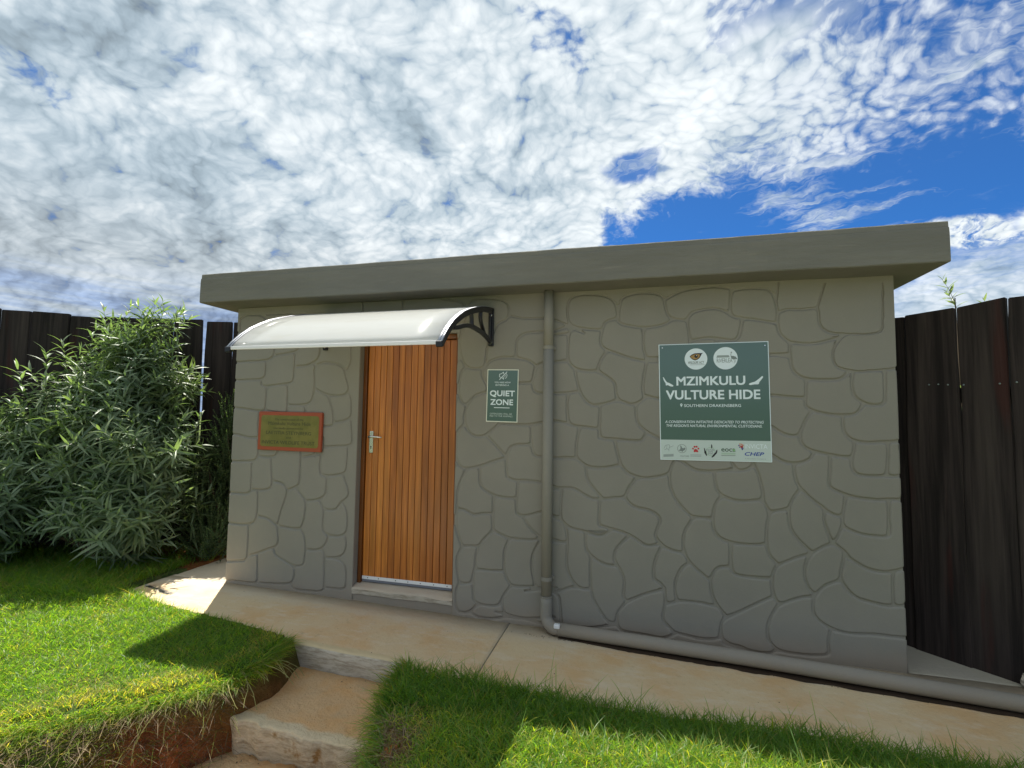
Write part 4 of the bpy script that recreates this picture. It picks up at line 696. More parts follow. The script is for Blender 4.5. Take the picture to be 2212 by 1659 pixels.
# ------------------------------------------------------------------ canopy over the door
can = empty('door_canopy', (-1.85, 0, 2.2), label='curved milky door canopy on black plastic brackets above the wooden door', cat='canopy')
PR = [(0, 2.330), (-.10, 2.318), (-.2, 2.301), (-.3, 2.280), (-.40, 2.252), (-.53, 2.212), (-.64, 2.172), (-.74, 2.124), (-.82, 2.080), (-.90, 2.022), (-.96, 1.968), (-1.005, 1.920)]
def arc(off=0.): 
    o = []
    for i, (y, z) in enumerate(PR):
        a = Vector(PR[max(i-1, 0)]); b = Vector(PR[min(i+1, len(PR)-1)]); t = (b-a).normalized(); n = Vector((t.y, -t.x))
        n = n if n.y > 0 else -n
        o.append((y+n.x*off, z+n.y*off))
    return o
def strip(bm, x0, x1, lo, hi, nx=2):
    xs = np.linspace(x0, x1, nx); g = [[(bm.verts.new((x, *p)), bm.verts.new((x, *q))) for p, q in zip(lo, hi)] for x in xs]
    for a, b in zip(g[:-1], g[1:]):
        for i in range(len(lo)-1):
            for k in (0, 1):
                f = bm.faces.new((a[i][k], b[i][k], b[i+1][k], a[i+1][k])); f.smooth = True
        bm.faces.new((a[0][0], b[0][0], b[0][1], a[0][1])); bm.faces.new((a[-1][0], b[-1][0], b[-1][1], a[-1][1]))
    for c in (g[0], g[-1]):
        for i in range(len(lo)-1): bm.faces.new((c[i][0], c[i+1][0], c[i+1][1], c[i][1]))
    bmesh.ops.recalc_face_normals(bm, faces=bm.faces)
CX0, CX1 = -2.635, -1.105
bm = bmesh.new(); strip(bm, CX0+.02, CX1-.02, arc(0), arc(.004), 8); fin('canopy_panel', bm, M_POLY, can)
for x0, s in ((CX0, 1), (CX1, -1)):
    tr = empty('edge_trim'); tr.parent = can; tr.matrix_parent_inverse = mw(can).inverted()
    for a, b, h in ((0, .016, .014), (.019, .034, .011)):
        bm = bmesh.new(); xa, xb = sorted((x0+s*a, x0+s*b)); strip(bm, xa, xb, arc(.0045), arc(h*.6), 2); fin('trim_strip', bm, M_ALU, tr)
    bm = bmesh.new(); xa, xb = sorted((x0+s*.001, x0+s*.036)); strip(bm, xa, xb, arc(-.006), arc(.0042), 2); fin('trim_seal', bm, M_BLACK, tr)
    bm = bmesh.new(); box(bm, min(x0-.002*s, x0+.038*s), max(x0-.002*s, x0+.038*s), -1.022, -1.000, 1.890, 1.926, .004); fin('end_cap', bm, M_BLACK, tr)
bm = bmesh.new(); box(bm, CX0+.039, CX1-.039, -1.014, -1.000, 1.906, 1.928, .003, 2); fin('front_trim', bm, M_WALU, can)
for bx in (CX0+.030, CX1-.018):
    br = empty('bracket'); br.parent = can; br.matrix_parent_inverse = mw(can).inverted()
    bm = bmesh.new(); box(bm, bx-.020, bx+.020, -.026, -.0005, 2.035, 2.330, .004); box(bm, bx-.006, bx+.006, -.046, -.024, 2.045, 2.325, .003); fin('wall_plate', bm, M_BLACK, br)
    # upper rib under the panel
    bm = bmesh.new(); strip(bm, bx-.013, bx+.013, arc(-.034), arc(-.0075), 2); fin('upper_rib', bm, M_BLACK, br)
    low = [(-.015, 2.045), (-.07, 2.062), (-.14, 2.078), (-.25, 2.092), (-.378, 2.097), (-.477, 2.096), (-.57, 2.083), (-.658, 2.062), (-.74, 2.038), (-.80, 2.028)]
    bm = bmesh.new(); strip(bm, bx-.013, bx+.013, low, [(y-.004, z+.026) for y, z in low], 2); fin('lower_rib', bm, M_BLACK, br)
    for (ya, za, yb, zb, bow) in ((-.268, 2.268, -.19, 2.112, -.045), (-.485, 2.205, -.470, 2.108, .012)):
        bm = bmesh.new(); pts = []
        for k in range(7):
            t = k/6; pts.append((ya*(1-t)+yb*t+bow*math.sin(math.pi*t), za*(1-t)+zb*t))
        strip(bm, bx-.012, bx+.012, [(y-.011, z) for y, z in pts], [(y+.011, z) for y, z in pts], 2); fin('strut', bm, M_BLACK, br)
    for (y, z, r) in ((-.030, 2.275, .012), (-.036, 2.062, .016)):
        bm = bmesh.new(); bmesh.ops.create_uvsphere(bm, u_segments=14, v_segments=8, radius=r, matrix=Matrix.Translation((bx, y, z)) @ Matrix.Scale(.6, 4, (0, 1, 0)))
        fin('bolt_cap', bm, M_CHROME, br, smooth=True)

# ------------------------------------------------------------------ drain pipe
def zpath(x): 
    t = min(max((x+3.5)/2.8, 0), 1); return -.042*t*t*(3-2*t)
dp = empty('drain_pipe', (-.66, -.055, 0), label='grey painted drain pipe running down the wall and along its foot', cat='pipe')
bm = bmesh.new(); tube(bm, [(-.660, -.052, 2.434), (-.661, -.052, 2.01)], .0365, 20); tube(bm, [(-.661, -.052, 2.012), (-.663, -.052, .155)], .0385, 20)
fin('down_pipe', bm, M_WALL, dp, smooth=True)
for z in (2.008, .330):
    bm = bmesh.new(); tube(bm, [(-.662, -.052, z-.014), (-.662, -.052, z+.012)], .0405, 20); box(bm, -.712, -.612, -.030, -.001, z-.012, z+.012, .003)
    fin('pipe_clip', bm, M_WALL, dp)
ZP = zpath(-.6)+.052
bm = bmesh.new(); el = [(-.663, -.052, .20), (-.663, -.052, .155)]
for k in range(8):
    a = rad(90*k/7); el.append((-.663+.066*(1-math.cos(a)), -.052-.052*(1-math.cos(a)), .070-.066*math.sin(a)))
el.append((-.53, -.113, .0085))
tube(bm, el, .0425, 20); fin('elbow', bm, M_WALL, dp, smooth=True)
bm = bmesh.new(); tube(bm, [(-.663, -.052, .198), (-.663, -.052, .206)], .0440, 20); fin('elbow_rim', bm, M_WALL, dp, smooth=True)
bm = bmesh.new(); pp = []
for k in range(14):
    x = -.56+k*.30; pp.append((x, -.114-.078*(x+.52), .010+.004*math.sin(x*2)))
tube(bm, pp, .0435, 22); fin('ground_pipe', bm, M_WALL, dp, smooth=True)
bm = bmesh.new(); box(bm, -.590, -.548, -.152, -.118, .022, .050, .004); fin('tape_scrap', bm, M_WALU, dp, label='scrap of white tape on the pipe elbow')

# ------------------------------------------------------------------ lettering
def text_mesh(s, bold=0., shear=0.):
    c = bpy.data.curves.new('t', 'FONT'); c.body = s; c.size = 1; c.offset = bold; c.shear = shear; c.resolution_u = 3
    o = bpy.data.objects.new('t', c); COL.objects.link(o); bpy.context.view_layer.update()
    dg = bpy.context.evaluated_depsgraph_get(); me = bpy.data.meshes.new_from_object(o.evaluated_get(dg))
    bpy.data.objects.remove(o); bpy.data.curves.remove(c)
    V = np.array([v.co[:2] for v in me.vertices]); F = [list(p.vertices) for p in me.polygons]
    bpy.data.meshes.remove(me)
    V -= V.min(0); return V, F, V.max(0)
class Sign:
    """local board plane: u to the right, v downward, both 0..1"""
    def __init__(s, x0, ztop, w_, h_, rot, y, parent):
        s.x0, s.zt, s.w, s.h, s.r, s.y, s.parent = x0, ztop, w_, h_, rot, y, parent; s.layer = 1
    def pt(s, u, v, l=0.):
        dx, dz = u*s.w, -v*s.h; c, q = math.cos(s.r), math.sin(s.r)
        return (s.x0+dx*c-dz*q, s.y-l*.0006, s.zt+dx*q+dz*c)
    def poly(s, name, polys, m, l=1):
        bm = bmesh.new()
        for q in polys:
            tri = geometry.tessellate_polygon([[Vector((a, b, 0)) for a, b in q]])
            vs = [bm.verts.new(s.pt(a, b, l)) for a, b in q]
            for t in tri:
                try: bm.faces.new([vs[i] for i in t])
                except ValueError: pass
        for f in bm.faces:
            f.normal_update()
            if f.normal.y > 0: f.normal_flip()
        return fin(name, bm, m, s.parent)
    def text(s, txt, u0, u1, v0, v1, m, bold=.02, shear=0., name='lettering', l=2, hscale=True):
        V, F, mx = text_mesh(txt, 0., shear)
        bm = bmesh.new(); bo = max(0, bold)*1.25*(v1-v0)*s.h/s.w
        for kk, (du, dv) in enumerate(((0, 0), (bo, 0), (0, bo*.8), (bo, bo*.8)) if bo > 0 else ((0, 0),)):
            vs = [bm.verts.new(s.pt(u0+du+p[0]/mx[0]*(u1-u0-bo), v1-dv-p[1]/mx[1]*(v1-v0-bo*.8), l+kk*.3)) for p in V]
            for f in F:
                try: bm.faces.new([vs[i] for i in f])
                except ValueError: pass
        for f in bm.faces:
            f.normal_update()
            if f.normal.y > 0: f.normal_flip()
        return fin(name, bm, m, s.parent)
    def rect(s, name, u0, u1, v0, v1, m, l=1): return s.poly(name, [[(u0, v0), (u1, v0), (u1, v1), (u0, v1)]], m, l)
    def circ(s, name, u, v, r, m, l=1, n=40, ring=None):
        o = [(u+r/s.w*math.cos(2*math.pi*k/n), v+r/s.h*math.sin(2*math.pi*k/n)) for k in range(n)]
        if ring is None: return s.poly(name, [o], m, l)
        i_ = [(u+(r-ring)/s.w*math.cos(2*math.pi*k/n), v+(r-ring)/s.h*math.sin(2*math.pi*k/n)) for k in range(n)]
        return s.poly(name, [[o[k], o[(k+1) % n], i_[(k+1) % n], i_[k]] for k in range(n)], m, l)
    def board(s, name, m, th, bev=.001):
        bm = bmesh.new()
        vs = [bm.verts.new(Vector(s.pt(u, v))+Vector((0, d, 0))) for d in (0, th) for u, v in ((0, 0), (1, 0), (1, 1), (0, 1))]
        for f in ((0, 1, 2, 3), (7, 6, 5, 4), (0, 4, 5, 1), (1, 5, 6, 2), (2, 6, 7, 3), (3, 7, 4, 0)): bm.faces.new([vs[i] for i in f])
        bmesh.ops.recalc_face_normals(bm, faces=bm.faces)
        if bev: bmesh.ops.bevel(bm, geom=list(bm.edges), offset=bev, segments=2, affect='EDGES')
        return fin(name, bm, m, s.parent)
def strokes(pts, wd, asp=1.):
    """thick polyline as quads in uv space (wd in u units; asp = w/h)"""
    out = []
    for (a, b), (c, d) in zip(pts[:-1], pts[1:]):
        t = Vector((c-a, (d-b)/asp)); 
        if t.length < 1e-6: continue
        t.normalize(); nx, ny = -t.y*wd/2, t.x*wd/2*asp
        ex, ey = t.x*wd*.3, t.y*wd*.3*asp
        out.append([(a+nx-ex, b+ny-ey), (c+nx+ex, d+ny+ey), (c-nx+ex, d-ny+ey), (a-nx-ex, b-ny-ey)])
    return out

# big green board
e = empty('green_information_sign', (.48, -.003, 1.6), label='large square green sign board with two white discs, right of the drain pipe', cat='sign')
S = Sign(.1265, 2.0175, .712, .8135, rad(.55), -.0065, e)
S.board('sign_board', M_WHITE, .005)
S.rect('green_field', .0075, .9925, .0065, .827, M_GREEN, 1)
S.rect('logo_strip', .0075, .9925, .827, .9945, M_STRIP, 1)
S.circ('white_disc', .349, .1345, .0745, M_WHITE, 2, 48); S.circ('white_disc', .618, .1345, .0775, M_WHITE, 2, 48)
def SP(x, y):  # pixels of the enlarged photograph of the board -> u, v
    l = 222+(y-185)*.0166; r = 1435+(y-147)*.0298; u = (x-l)/(r-l)
    t = 185-38*u; b = 1452+36*u; return (u, (y-t)/(b-t))
def sp(s_): return [SP(*map(float, p.split(','))) for p in s_.split()]
S.poly('eye_emblem', [sp('578,318 600,298 632,284 668,280 700,280 728,278 712,292 704,312 690,335 668,352 640,362 612,352 592,336')], M_INKB, 3)
S.poly('eye_emblem', [sp('586,320 604,304 634,294 664,292 690,294 694,306 684,328 662,345 640,353 616,345 598,334')], M_AMBER, 4)
S.circ('eye_emblem', *SP(651, 316), .0115, M_INKB, 5, 20); S.circ('eye_emblem', *SP(655, 308), .0028, M_WHITE, 6, 10)
S.poly('eye_emblem', [sp('578,318 600,298 634,284 660,286 640,292 606,306')], M_INKB, 6)
S.text('WILDLIFE ACT', *[f for f in (SP(560, 388)[0], SP(740, 388)[0], SP(650, 371)[1], SP(650, 401)[1])], M_GREY, .03)
S.children = None
S.rect('thin_rule', SP(573, 0)[0], SP(737, 0)[0], SP(655, 409)[1], SP(655, 413)[1], M_LGREY, 3)
S.poly('crane_emblem', [sp('1030,272 1040,266 1048,268 1046,274 1040,278 1036,300 1040,312 1062,312 1088,322 1102,340 1104,352 1092,346 1080,350 1060,352 1042,342 1034,322 1031,296 1036,278')], M_GREY, 3)
S.poly('crane_emblem', strokes(sp('1066,350 1072,370 1070,395'), .003, .875)+strokes(sp('1078,348 1084,368 1082,384'), .003, .875), M_GREY, 3)
S.poly('crane_emblem', [sp('876,332 886,306 1010,304 1022,328')], M_LGREY, 3)
S.text('RIVERLEA', SP(872, 0)[0], SP(1042, 0)[0], SP(960, 340)[1], SP(960, 386)[1], M_GREY, .0, name='lettering', l=3)
S.text('MZIMKULU', SP(427, 590)[0], SP(1190, 590)[0], SP(800, 538)[1], SP(800, 639)[1], M_WHITE, .055)
S.text('VULTURE HIDE', SP(308, 745)[0], SP(1350, 745)[0], SP(830, 691)[1], SP(830, 795)[1], M_WHITE, .055)
S.poly('bird_emblem', [sp('272,548 284,552 300,580 320,604 340,610 368,624 394,640 388,652 362,650 330,636 322,634 318,642 304,634 306,620 298,606 282,582')], M_WHITE, 2)
S.poly('bird_emblem', [sp('1378,540 1366,538 1338,564 1308,588 1290,600 1256,610 1232,620 1228,632 1244,638 1290,630 1326,630 1336,620 1338,606 1352,588 1376,556')], M_WHITE, 2)
S.poly('pin_emblem', [sp('484,880 474,862 471,852 474,842 484,838 494,842 497,852 494,862')], M_WHITE, 2); S.circ('pin_emblem', *SP(484, 852), .0028, M_GREEN, 3, 12)
S.text('SOUTHERN DRAKENSBERG', SP(515, 862)[0], SP(1144, 862)[0], SP(830, 847)[1], SP(830, 879)[1], M_WHITE, .02)
S.text('A CONSERVATION INITIATIVE DEDICATED TO PROTECTING', SP(297, 1040)[0], SP(1386, 1045)[0], SP(830, 1029)[1], SP(830, 1058)[1], M_WHITE, .022, .25)
S.text('THE REGION\'S NATURAL ENVIRONMENTAL CUSTODIANS.', SP(313, 1084)[0], SP(1368, 1090)[0], SP(830, 1071)[1], SP(830, 1101)[1], M_WHITE, .022, .25)
# sponsors' marks on the strip
S.poly('sketch_emblem', strokes(sp('285,1330 300,1300 320,1292 345,1290 350,1310 340,1345'), .003, .875)+strokes(sp('290,1345 315,1335 340,1340 342,1360'), .0035, .875)+strokes(sp('350,1320 370,1310 392,1302'), .003, .875)+strokes(sp('318,1300 315,1335'), .0025, .875), M_GREY, 2)
S.poly('caption_bars', [[SP(278, 1395), SP(395, 1390), SP(395, 1418), SP(278, 1423)]], M_LGREY, 2)
S.circ('bird_ring_emblem', *SP(490, 1333), .0305, M_GREY, 2, 32, ring=.003)
S.poly('bird_ring_emblem', [sp('470,1296 484,1306 492,1326 506,1330 524,1322 530,1334 522,1350 506,1356 494,1370 486,1360 464,1358 450,1348 470,1344 474,1326')], M_GREY, 3)
S.text('VULTURE', SP(444, 0)[0], SP(542, 0)[0], SP(490, 1407)[1], SP(490, 1421)[1], M_GREY, .02)
S.poly('paw_emblem', [sp('622,1366 628,1344 646,1336 664,1346 676,1366 668,1374 646,1370 630,1374')], M_RED, 2)
for x, y, r in ((615, 1334, .0062), (633, 1314, .0066), (656, 1314, .0066), (676, 1334, .0062)): S.circ('paw_emblem', *SP(x, y), r, M_RED, 2, 14)
for y in (1398, 1412): S.poly('caption_bars', [[SP(586, y), SP(708, y+3), SP(708, y+9), SP(586, y+6)]], M_LGREY, 2)
S.circ('wreath_emblem', *SP(812, 1366), .029, M_LGRN, 2, 30, ring=.0016)
S.poly('soaring_bird_emblem', [sp('738,1326 746,1330 752,1350 762,1366 768,1392 774,1410 766,1414 752,1396 742,1380 740,1350')], M_INKB, 3)
S.poly('soaring_bird_emblem', [sp('820,1284 828,1294 832,1312 828,1332 820,1334 817,1310')], M_INKB, 3)
S.poly('soaring_bird_emblem', [sp('884,1344 888,1362 880,1388 864,1404 850,1420 826,1434 822,1424 838,1406 852,1388 866,1376 874,1356')], M_INKB, 3)
for i, (t, a, b, y) in enumerate((('VULTURE', 762, 852, 1342), ('SAFE', 784, 838, 1362), ('ZONE', 784, 836, 1382))): S.text(t, SP(a, y)[0], SP(b, y)[0], SP(812, y)[1], SP(812, y+15)[1], M_GREY, .01)
S.text('eoca', SP(930, 1352)[0], SP(1084, 1352)[0], SP(1005, 1334)[1], SP(1005, 1369)[1], M_DGRN, .03); S.circ('leaf_dot', *SP(1068, 1354), .0085, M_LGRN, 3, 16)
for y, m_ in ((1382, M_LGRN), (1393, M_LGRN), (1409, M_DGRN)): S.poly('caption_bars', [[SP(930, y), SP(1084, y+2), SP(1084, y+6), SP(930, y+4)]], m_, 2)
for x, y, r, m_ in ((1120, 1302, .0052, M_VIOL), (1132, 1286, .0045, M_ORNG), (1150, 1290, .005, M_ORNG), (1134, 1308, .006, M_ORNG), (1162, 1302, .0062, M_ORNG), (1152, 1318, .008, M_RED), (1158, 1334, .0075, M_VIOL), (1130, 1322, .004, M_BLUE), (1158, 1345, .0045, M_BLUE)): S.circ('colour_paw_emblem', *SP(x, y), r, m_, 2, 14)
S.text('INVICTA', SP(1186, 1312)[0], SP(1424, 1312)[0], SP(1300, 1290)[1], SP(1300, 1338)[1], M_WHITE, -.0)
S.text('CHEP', SP(1184, 1398)[0], SP(1390, 1398)[0], SP(1287, 1376)[1], SP(1287, 1416)[1], M_BLUE, .05, .25)
S.text('A Brambles Company', SP(1186, 1450)[0], SP(1408, 1450)[0], SP(1300, 1441)[1], SP(1300, 1458)[1], M_LGREY, 0.)
for u, v in ((.035, .03), (.968, .035)): S.circ('sign_screw', u, v, .004, M_CHROME, 3, 12)

# small green notice
e = empty('quiet_zone_notice', (-1.02, -.003, 1.65), label='small upright green notice reading QUIET ZONE beside the door', cat='sign')
S = Sign(-1.1495, 1.856, .2505, .406, rad(-.9), -.0055, e)
S.board('notice_board', M_CREAM, .004, .0006); S.rect('green_field', .026, .974, .017, .983, M_GREEN, 1)
def QP(x, y): l = 297-(y-178)*.0144; return ((x-l)/800, (y-178)/1321)
def qp(s_): return [QP(*map(float, p.split(','))) for p in s_.split()]
S.poly('muted_speaker_emblem', strokes(qp('612,300 650,292 712,250 718,290'), .02, .617)+strokes(qp('612,300 610,365 640,378'), .02, .617)+strokes(qp('678,388 716,430 716,370'), .02, .617)+strokes(qp('800,240 612,436'), .022, .617)
       + strokes(qp('738,300 758,330 745,366'), .018, .617)+strokes(qp('772,272 800,310 800,345 786,380 760,404'), .018, .617), M_WHITE, 2)
for t, x0, x1, y0, y1, b in (('YOU ARE NOW', 480, 892, 487, 527, .03), ('ENTERING A', 508, 852, 555, 595, .03), ('QUIET', 370, 1005, 708, 880, .045), ('ZONE', 388, 968, 928, 1076, .045), ('OFFENDERS WILL BE', 384, 946, 1275, 1316, .0), ('FED TO THE ANIMALS', 384, 962, 1330, 1372, .0)):
    S.text(t, QP(x0, 800)[0], QP(x1, 800)[0], QP(0, y0)[1], QP(0, y1)[1], M_WHITE if b else M_STRIP, b)
S.rect('thin_rule', QP(480, 1140)[0], QP(877, 1140)[0], QP(0, 1133)[1], QP(0, 1150)[1], M_WHITE, 2)

# brass plaque
e = empty('brass_plaque', (-2.92, -.01, 1.34), label='brass plaque on a red wooden board left of the door', cat='plaque')
S = Sign(-3.2485, 1.508, .647, .335, rad(-.45), -.022, e)
S.board('wooden_board', M_REDW, .021, .005)
u0, u1, v0, v1 = .047, .953, .095, .905; cu, cv = .032, .062
S.poly('brass_plate', [[(u0+cu, v0), (u1-cu, v0), (u1-cu*.3, v0+cv*.3), (u1, v0+cv), (u1, v1-cv), (u1-cu*.3, v1-cv*.3), (u1-cu, v1), (u0+cu, v1), (u0+cu*.3, v1-cv*.3), (u0, v1-cv), (u0, v0+cv), (u0+cu*.3, v0+cv*.3)]], M_BRASS, 2)
for t, a, b, c, d in (('The construction of the', .265, .715, .165, .225), ('Mzimkulu Vulture Hide', .165, .825, .255, .345), ('was kindly sponsored by', .245, .715, .40, .46), ('LAETITIA STEYNBERG', .135, .84, .50, .585), ('and', .455, .53, .635, .685), ('INVICTA WILDLIFE TRUST', .075, .90, .745, .835)):
    S.text(t, a, b, c, d, M_INK, .012, l=3)
# ------------------------------------------------------------------ terrain
from mathutils import noise as mn
def pl_dist(X, Y, pts):
    """distance to a polyline"""
    D = np.full(X.shape, 1e9)
    for (a, b), (c, d) in zip(pts[:-1], pts[1:]):
        ux, uy = c-a, d-b; t = np.clip(((X-a)*ux+(Y-b)*uy)/(ux*ux+uy*uy), 0, 1)
        D = np.minimum(D, np.hypot(X-a-t*ux, Y-b-t*uy))
    return D
def in_poly(X, Y, q):
    ins = np.zeros(X.shape, bool)
    for (a, b), (c, d) in zip(q, q[1:]+q[:1]):
        if b == d: continue
        k = ((b > Y) != (d > Y)) & (X < (c-a)*(Y-b)/(d-b)+a); ins ^= k
    return ins
def wav(X, Y, f, s=0.):
    return (np.sin(X*f+1.7*np.sin(Y*f*.7+s)+s)+np.sin(Y*f*1.13+1.3*np.sin(X*f*.9+s*2)+s*1.7)+.5*np.sin((X+Y)*f*2.1+s))/2.5
LB = [(-2.235, -.60), (-2.235, -.78), (-2.19, -.95), (-2.16, -1.10), (-2.19, -1.24), (-2.27, -1.34), (-2.36, -1.45), (-2.46, -1.54), (-2.60, -1.66), (-2.75, -1.80), (-2.92, -1.97), (-3.3, -2.3), (-4.2, -2.75), (-6, -3.3), (-9, -4.)]
RB = [(-1.385, -.70), (-1.375, -.95), (-1.33, -1.15), (-1.27, -1.34), (-1.20, -1.48), (-1.12, -1.64), (-1.06, -1.85), (-1.02, -2.1), (-.90, -2.32), (-.5, -2.40), (4.2, -2.45), (4.25, -6), (9, -9)]
LPOLY = LB+[(-9, 4), (-2.235, 4)]; RPOLY = RB+[(9, 4), (-1.385, 4)]
def zp_np(X):
    t = np.clip((X+3.5)/2.8, 0, 1); return -.042*t*t*(3-2*t)
def yfront(X):
    return np.interp(X, [-4.2, -3.9, -3.4, -2.42, -2.3, -1.40, -1.32, 0, 3.4], [-.36, -.47, -.60, -.72, -.755, -.755, -.86, -.90, -.93])
def terrain(X, Y):
    L = in_poly(X, Y, LPOLY); Rr = in_poly(X, Y, RPOLY)
    dl, dr = pl_dist(X, Y, LB), pl_dist(X, Y, RB)
    floor = np.interp(Y, [-9, -4, -2.0, -1.3, -1.2, -.7], [-.9, -.55, -.40, -.38, -.24, -.20])
    lawnL = .012+.010*wav(X, Y, 5.)+.006*wav(X, Y, 17, 2.)
    lawnR = zp_np(X)+.018+.12*np.clip((-Y-.92)/.55, 0, 1)**1.3*np.clip((X+1.25)/1.5, 0, 1)+.012*wav(X, Y, 4., 1.)+.007*wav(X, Y, 15, 3.)-.10*np.clip((-Y-1.7)/1.5, 0, 2)
    wl = np.interp(X, [-3.4, -2.8, -2.4, -2.2], [1.1, .50, .17, .08])*(1+.35*wav(X, Y, 9, 4.))
    wr = np.interp(Y, [-2., -1.6, -1.35, -1.1], [.30, .26, .12, .07])*(1+.3*wav(X, Y, 11, 5.))
    def st(t): t = np.clip(t, 0, 1); return t*t*(3-2*t)
    kl = np.where(L, 1-.12*st(1-dl/.10), .88-.88*st(dl/wl)); kr = np.where(Rr, 1-.12*st(1-dr/.10), .88-.88*st(dr/wr))
    z = floor + np.maximum((lawnL-floor)*kl, (lawnR-floor)*kr)
    side = np.where(X > -1.8, lawnR, lawnL)
    # the bank shows bare red soil
    soil = np.where(L | Rr, 0, np.clip(1-(np.minimum(dl, dr)-.45)/.25, 0, 1)*np.clip((X+3.1)/.35, 0, 1))*np.where(dl < dr, np.clip(dl/.06, 0, 1), np.clip(dr/.05, 0, 1))
    soil = np.maximum(soil, np.clip(1-np.hypot((X+1.17)/.20, (Y+1.50)/.17), 0, 1)*1.6)
    soil = np.where(X < -1.9, soil*np.clip(1.9-1.25*np.hypot((X+2.32)/.26, (Y+1.36)/.52), 0, 1), soil)
    soil = np.maximum(soil, np.where((Y > .15) & (X > -5.2) & (X < -3.4), .8, 0))
    # keep the ground under the concrete
    pf = yfront(X)
    under = (Y > pf+.02) & (X > -4.20) & (X < 3.45)
    z = np.where(under & (Y < 3.4) & ((Y < .05) | (X > -4.13)), np.minimum(z, -.13), z)
    z = z + .016*wav(X, Y, 27, 6.)*soil + .010*wav(X, Y, 61, 1.)*soil + .006*wav(X, Y, 118, 3.)*soil
    return z, np.clip(soil, 0, 1)
def axis(a, b, st, far):
    core = np.arange(a, b+1e-6, st); out = [b]; s_ = st
    up = []; x = b
    while x < far: s_ *= 1.35; x += s_; up.append(x)
    dn = []; x = a; s_ = st
    while x > -far: s_ *= 1.35; x -= s_; dn.append(x)
    return np.array(dn[::-1]+list(core)+up)
ax, ay = axis(-5.2, 2.6, .022, 3000), axis(-2.6, .9, .022, 3000)
GX, GY = np.meshgrid(ax, ay); GZ, GS = terrain(GX, GY)
far = np.clip((np.hypot(GX, GY)-12)/60, 0, 1); GZ = GZ*(1-far) - far*2.5
nx, ny = len(ax), len(ay)
I = np.arange(nx*ny).reshape(ny, nx)
Q = np.stack([I[:-1, :-1], I[:-1, 1:], I[1:, 1:], I[1:, :-1]], -1).reshape(-1, 4)
me = np_mesh('ground', np.stack([GX, GY, GZ], -1).reshape(-1, 3), quads=Q, cols=np.repeat(GS.reshape(-1, 1), 3, 1), smooth=True)
me.materials.append(M_SOIL); link('ground', me, kind='structure')

# ------------------------------------------------------------------ concrete path and steps
def cast(name, x0, x1, yb, yf, zt, thick, m, parent, step=.03, rough=.006, lipw=.13, seed=0., **k):
    """cast slab seen from above and in front; yf and zt are functions of x"""
    xs = np.linspace(x0, x1, max(2, int((x1-x0)/step)+1)); V = []; T = []
    for x in xs:
        f = yf(x); z = zt(x); f += rough*1.6*mn.noise((x*5, seed, 1))+rough*.8*mn.noise((x*19, seed, 3))
        ys = [yb] + [f+(yb-f)*t for t in (.75, .5, .3)] + [f+.16, f+.11, f+.07, f+.04, f+.018, f+.005, f]
        dz = [0]*9+[-.008, -.022]
        for y, d in zip(ys, dz):
            chip = rough*1.5*max(0, mn.noise((x*9, y*9, seed+5))) if d == 0 and y < f+.05 else 0
            V.append((x, y, z+d-chip+rough*.45*mn.noise((x*6, y*6, seed)))); T.append(max(0, 1-(y-f)/lipw))
        for t in (.35, .7, 1.):
            yy = f+.010*t+rough*2.2*mn.noise((x*6, t*4, seed+9))+rough*mn.noise((x*21, t*9, seed+2)); V.append((x, yy, z-.022-(thick-.022)*t)); T.append(0)
        V.append((x, yb, z-thick)); T.append(0)
    n = 15; m_ = len(xs); V = np.array(V); I = np.arange(m_*n).reshape(m_, n); J = np.roll(I, -1, 1)
    Qd = np.stack([I[:-1], I[1:], J[1:], J[:-1]], -1).reshape(-1, 4)
    me = np_mesh(name, V, quads=Qd, cols=np.repeat(np.array(T)[:, None], 3, 1), smooth=True); me.materials.append(m)
    bm = bmesh.new(); bm.from_mesh(me)
    bm.verts.ensure_lookup_table(); bm.faces.new([bm.verts[i] for i in I[0]]); bm.faces.new([bm.verts[i] for i in I[-1][::-1]])
    bmesh.ops.recalc_face_normals(bm, faces=bm.faces); bm.to_mesh(me); bm.free()
    return link(name, me, parent, **k)
yf_ = lambda x: float(yfront(np.array(x)))
path = empty('path', (0, -.4, 0), kind='structure')
cast('concrete_slab', -4.15, -.9485, .010, yf_, zpath, .20, M_PATH, path, seed=1.)
cast('concrete_slab', -.9425, 3.4, .010, lambda x: yf_(x), zpath, .20, M_PATH, path, seed=2.)
cast('concrete_slab', -4.16, -3.552, 2.8, lambda x: .0135, lambda x: zpath(x)-.004, .12, M_PATH, path, seed=3., rough=.003, lipw=.001)
cast('concrete_slab', 1.590, 3.4, 2.8, lambda x: .0135, lambda x: zpath(x)-.004, .12, M_MOSS, path, seed=4., rough=.003, lipw=.001)
steps = empty('steps', (-1.8, -1.3, -.2), kind='structure')
cast('step', -2.36, -1.20, -.70, lambda x: -1.312-.03*(x+1.8), lambda x: -.176+.006*math.sin(x*5), .24, M_STEP, steps, rough=.021, seed=11., step=.02)
cast('step', -2.70, -.85, -1.22, lambda x: -2.05, lambda x: -.345+.004*math.sin(x*4), .24, M_STEP, steps, rough=.016, seed=17., step=.025)

bounce_slab = cast('added_bounce_slab', -5.5, 4.2, -2.32, lambda x: -5.6, lambda x: -.352, .12, M_BOUNCE, None, seed=23., step=.25, kind='structure')  # unseen slab added behind the camera to bounce sunlight onto the wall
